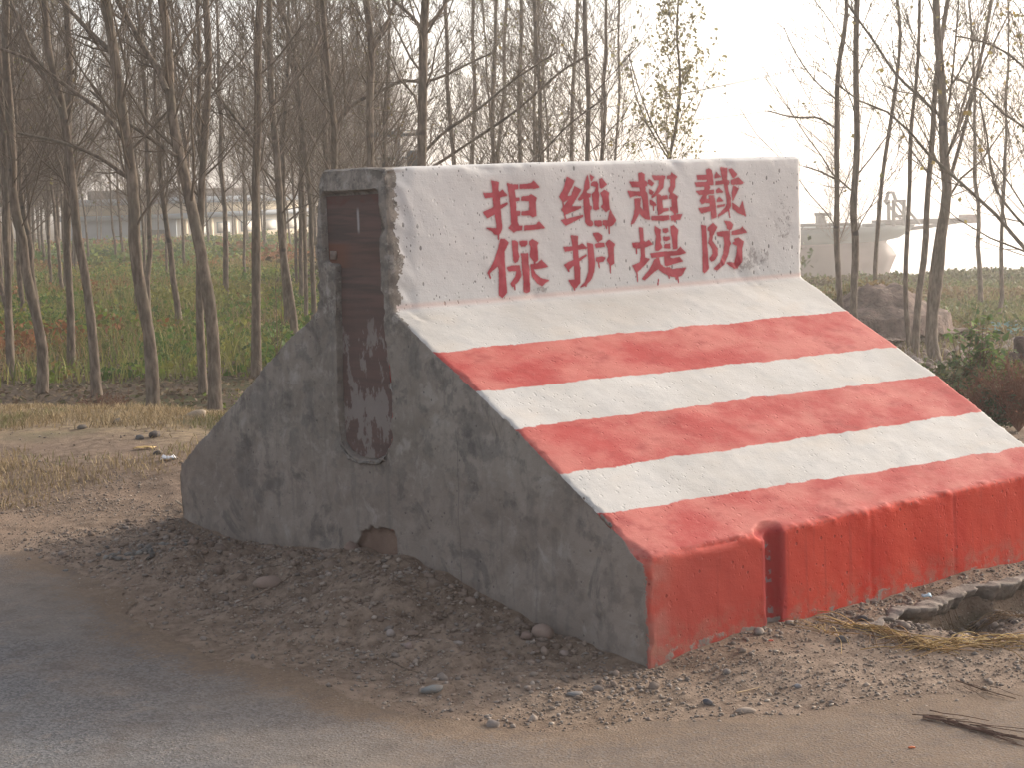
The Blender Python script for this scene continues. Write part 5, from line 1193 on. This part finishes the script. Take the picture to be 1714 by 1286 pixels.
# hanging wisps in the hollow at the far right
straw('brown root tangle hanging in the hollow of the broken slab', 1620, 1010, 1740, 1010, 70, 24, .03, [(.20, .13, .08), (.28, .19, .11)])
def scrap(name, u, v, wpx, col, label, cat, seed, z0=0.0, hr=.35):
    g = np.random.default_rng(seed); p = on_z(u, v, z0); D_ = float((p[:2]-CAM[:2])@FWD); s = wpx*D_/FOC/2; p[2] = float(height(p[0], p[1]))
    K = 7; xs = np.linspace(-1, 1, K); A_, B_ = np.meshgrid(xs, xs, indexing='ij'); Zs = (g.normal(size=(K, K))*.18+.35*(1-A_**2)*(1-B_**2))*s*hr*3
    V = np.stack([A_*s*(1+g.normal(size=(K, K))*.08), B_*s*.55*(1+g.normal(size=(K, K))*.1), Zs+.012], -1).reshape(-1, 3); ii = np.arange(K*K).reshape(K, K)
    me_ = mesh_np(name, V, np.stack([ii[:-1, :-1], ii[1:, :-1], ii[1:, 1:], ii[:-1, 1:]], -1).reshape(-1, 4))
    o = obj(name, me_, simple(name+'_mat', col, .6, .08, 10), label=label, category=cat); o.location = p; o.rotation_euler = (0, 0, g.uniform(-.9, -.5)); md = o.modifiers.new('t', 'SOLIDIFY'); md.thickness = .002; return o
scrap('white_litter', 284, 818, 26, (.72, .73, .76), 'crumpled white scrap lying beside the back corner of the barrier', 'litter', 31)
scrap('blue_litter', 1551, 985, 16, (.45, .58, .66), 'tiny pale blue scrap on the gravel under the red toe', 'litter', 32)
scrap('yellow_litter', 245, 799, 34, (.50, .34, .14), 'flat yellowish scrap in the grass left of the white litter', 'litter', 33, hr=.12)
scrap('orange_chip', 1526, 1225, 12, (.55, .14, .05), 'tiny orange chip on the dusty road, lower right', 'litter', 34, hr=.2)
scrap('paint_flake', 1290, 1062, 8, (.5, .08, .05), 'red paint flakes fallen at the foot of the toe groove', 'litter', 35, hr=.2)

# ================================================================== ship on the river
SD = 112.0; S0 = at(1500, 460, SD)
sx_ = np.array([RGT[0], RGT[1], 0.0])*1.0; sf = np.array([FWD[0], FWD[1], 0.0])
ZW = -5.5; px = SD/FOC
def zS(v, u=1450): return at(u, v, SD)[2]
def XS(u): return (u-1505)*px        # along the hull, bow positive; origin at the bow
ship = empty('cargo_barge', (float(S0[0]), float(S0[1]), ZW), 'rusty cargo barge with grey green upper hull moored on the river right of the barrier', 'ship')
_sa = math.atan2(sx_[1], sx_[0]); ship.rotation_euler = (0, 0, _sa)
z0 = -.6; zr = zS(402)-ZW; zd = zS(378)-ZW; zbul = zS(428)-ZW
def hull(levels, mat, name):
    """levels: list of (z, bow_x, halfwidth)"""
    rows_ = []
    for z_, bow, hw in levels:
        pts = [(-25, 0), (-24.6, hw*.8), (-22, hw), (bow-6, hw), (bow-3, hw*.82), (bow-1, hw*.42), (bow, 0)]
        pts = pts+[(a_, -b_) for a_, b_ in pts[-2:0:-1]]; rows_.append([(a_, b_, z_) for a_, b_ in pts])
    n = len(rows_[0]); V = np.array([q for r_ in rows_ for q in r_]); ii = np.arange(len(V)).reshape(len(rows_), n)
    F = np.stack([ii[:-1], np.roll(ii[:-1], -1, 1), np.roll(ii[1:], -1, 1), ii[1:]], -1).reshape(-1, 4)
    return obj(name, mesh_np(name, V, [F, ii[-1][None, :], ii[0][None, ::-1]]), mat, ship)
M_RED = simple('rusty_hull_paint', (.075, .034, .032), .7, .25, .4, .3, .2, .02); M_GRN = simple('grey_green_hull_paint', (.035, .062, .065), .7, .2, .5, .3, .2, .02); M_STEEL = simple('dull_steel', (.07, .065, .065), .6, .2, 1.0)
hull([(z0, -1.2, 4.2), (zbul-.5, XS(1500), 4.5), (zbul, XS(1506), 4.6), (zbul+.5, XS(1498), 4.7), (zr-.15, XS(1489), 4.8), (zr, XS(1491), 4.85)], M_RED, 'lower_hull')
hull([(zr, XS(1493), 4.87), (zr+.12, XS(1510), 4.9), (zr+.5, XS(1528), 5.0), (zd, XS(1538), 5.0)], M_GRN, 'upper_hull')
def sbox(name, u0, u1, v0, v1, y0, y1, mat):
    V, F = box_vf((XS(u0), y0, zS(v1)-ZW), (XS(u1), y1, zS(v0)-ZW)); return obj(name, mesh_np(name, V, F), mat, ship, smooth_=False)
def sbar(name, pts, r, mat, y=0.0, parent=None):
    Q = np.array([(XS(u), y, zS(v)-ZW) for u, v in pts]); V, F = tubes(Q[None], np.full((1, len(Q)), r), 6); return obj(name, mesh_np(name, V, F), mat, parent or ship)
sbox('conveyor', 1470, 1622, 369, 377, -1.0, 1.0, M_STEEL); sbox('conveyor_head', 1618, 1636, 364, 378, -1.2, 1.2, simple('rust_head', (.17, .10, .085), .8))
sbar('boom_brace', [(1515, 386), (1560, 382), (1618, 374)], .12, M_STEEL)
for yy in (-2.2, 2.2):
    sbar('gantry_post', [(1489, 378), (1489, 336)], .12, M_STEEL, yy); sbar('gantry_post', [(1506, 378), (1506, 336)], .12, M_STEEL, yy)
    sbar('gantry_stay', [(1498, 336), (1532, 376)], .09, M_STEEL, yy)
for vv_ in (371, 362, 337): sbar('gantry_crossbar', [(1486, vv_), (1509, vv_)], .09, M_STEEL, -2.2)
sbar('gantry_peak', [(1489, 338), (1493, 323), (1501, 323), (1506, 338)], .12, M_STEEL); sbar('boom_brace', [(1489, 336), (1506, 362)], .07, M_STEEL, -2.2)
sbox('deck_winch', 1372, 1380, 356, 380, -1.5, .2, M_STEEL); sbox('deck_winch', 1370, 1391, 353, 358, -1.5, .2, M_STEEL); sbar('winch_frame', [(1384, 358), (1390, 380)], .1, M_STEEL)
sbar('rail', [(1180, 370), (1300, 370), (1420, 371)], .10, M_STEEL, -4.6); sbar('rail', [(1180, 376), (1300, 376), (1420, 377)], .06, M_STEEL, -4.6)
for u_ in range(1200, 1430, 22): sbar('rail_post', [(u_, 369), (u_-6, 381)], .05, M_STEEL, -4.6)
for i, (u_, wd_) in enumerate(((1424, 10), (1446, 14), (1466, 8))): sbox('deck_hatch', u_, u_+wd_, 374-i, 382, -2.4, -.5, M_GRN)

# ================================================================== shed behind the trees
BC = at(297, 408, 124.0); gz = float(height(BC[0], BC[1], False))
al_ = np.array([.87, .5, 0]); al_ /= np.linalg.norm(al_); ac_ = np.array([-al_[1], al_[0], 0])
shed = empty('warehouse', (float(BC[0]), float(BC[1]), gz), 'low pale warehouse with stepped blue grey roofs seen between trunks left of the barrier', 'building')
shed.rotation_euler = (0, 0, math.atan2(al_[1], al_[0]))
M_WALL = simple('cream_render', (.62, .52, .38), .9, .08, .4); M_WALL2 = simple('white_render', (.72, .68, .60), .9, .06, .4); M_ROOF = simple('blue_grey_sheet', (.27, .31, .35), .6, .1, .5); M_SH = simple('shaded_wall_and_frame', (.33, .37, .40), .85, .12, .4); M_DK = simple('dark_opening', (.04, .055, .045), .8)
def hz(v, u=297): return at(u, v, 124.0)[2]-gz
def wbox(name, x0, x1, y0, y1, za, zb_, mat, parent=None): 
    V, F = box_vf((x0, y0, za), (x1, y1, zb_)); return obj(name, mesh_np(name, V, F), mat, parent or shed, smooth_=False)
zl = hz(366); zt1 = hz(357); zt2 = hz(340); zt3 = hz(329); zt4 = hz(314)
wbox('wall', 0, 34, 0, 9, -.6, zl, M_WALL2, None); wbox('wall_base', 0.02, 33.9, -.05, .3, -.6, .45, M_WALL)
for k in range(9): wbox('pier', 1.0+k*3.6, 1.35+k*3.6, -.12, .05, -.3, zl-.05, M_WALL)
for k in range(8): 
    f_ = wbox('window_frame', 2.0+k*3.6, 3.9+k*3.6, -.06, .04, zl-1.15, zl-.35, M_SH); wbox('window_pane', 2.1+k*3.6, 3.8+k*3.6, -.075, -.055, zl-1.07, zl-.43, M_WALL2, f_)
wbox('gable_wall', -.14, 0, -.02, 9.0, -.6, zl+.02, M_SH); wbox('doorway', -.2, -.13, .9, 3.6, -.5, hz(383), M_DK)  # gable's shade is put into its grey-blue colour; long wall stays white
wbox('lower_roof', -.5, 34.6, -.6, 9.6, zl+.02, zt1, M_ROOF)
wbox('clerestory_wall', -.2, 30, 1.2, 8, zt1, zt2, M_WALL)
wbox('upper_roof', -1.2, 30.6, .6, 8.8, zt2, zt3, M_ROOF); wbox('ridge_roof', 0.5, 29, 2.0, 7.5, zt3, zt4, simple('brown_roof', (.14, .115, .10), .8))

# ================================================================== pole with cross-arms, and its wires
PD = 52.0; pb = at(668, 300, PD); gz = float(height(pb[0], pb[1], False))
pole = empty('utility_pole', (float(pb[0]), float(pb[1]), gz), 'utility pole with two cross arms and a transformer among the trees over the barrier top', 'utility pole')
M_POLE = simple('pole_concrete', (.24, .22, .20), .85, .1, 3); M_IRON = simple('dark_iron', (.05, .06, .065), .6)
zt = at(668, 214, PD)[2]-gz
V, F = tubes(np.array([[(0, 0, -.3), (0, 0, zt*.5), (0, 0, zt)]]), np.array([[.15, .13, .10]]), 10); obj('shaft', mesh_np('shaft', V, F), M_POLE, pole)
def arm(v, hw, nm, r=.05):
    z_ = at(668, v, PD)[2]-gz; V, F = tubes(np.array([[(-RGT[0]*hw, -RGT[1]*hw, z_), (RGT[0]*hw, RGT[1]*hw, z_)]]), np.array([[r, r]]), 4); return obj(nm, mesh_np(nm, V, F), M_IRON, pole), z_
_, za = arm(225, .72, 'cross_arm'); _, zc = arm(264, .72, 'cross_arm', .04)
for s_ in (-.62, -.1, .12, .62):
    o = lathe('insulator', [(.03, 0), (.09, .03), (.05, .08), (.08, .11), (.04, .18)], M_IRON, 8, pole); o.location = (RGT[0]*s_, RGT[1]*s_, za-.06)
o = lathe('transformer', [(.16, 0), (.2, .02), (.2, .42), (.14, .46)], M_IRON, 12, pole); o.location = (RGT[0]*.45, RGT[1]*.45, zc-.25)
for i, (s_, vend) in enumerate(((-.62, -96), (.12, -108), (.62, -60))):
    A_ = np.array([pb[0]+RGT[0]*s_, pb[1]+RGT[1]*s_, gz+za+.1]); B_ = at(1900, vend+62+(70 if i == 2 else 0), 34.0); t = np.linspace(0, 1, 30)[:, None]
    Q = A_*(1-t)+B_*t; Q[:, 2] -= .55*4*(t*(1-t))[:, 0]
    V, F = tubes(Q[None], np.full((1, 30), .006), 4); o = obj('overhead_wire', mesh_np('overhead_wire', V, F), M_IRON, label=['upper faint overhead wire crossing the sky right of the leafy tree', 'middle faint overhead wire, close under the upper one', 'lowest faint overhead wire, apart from the other two'][i], category='wire', group='overhead wires')
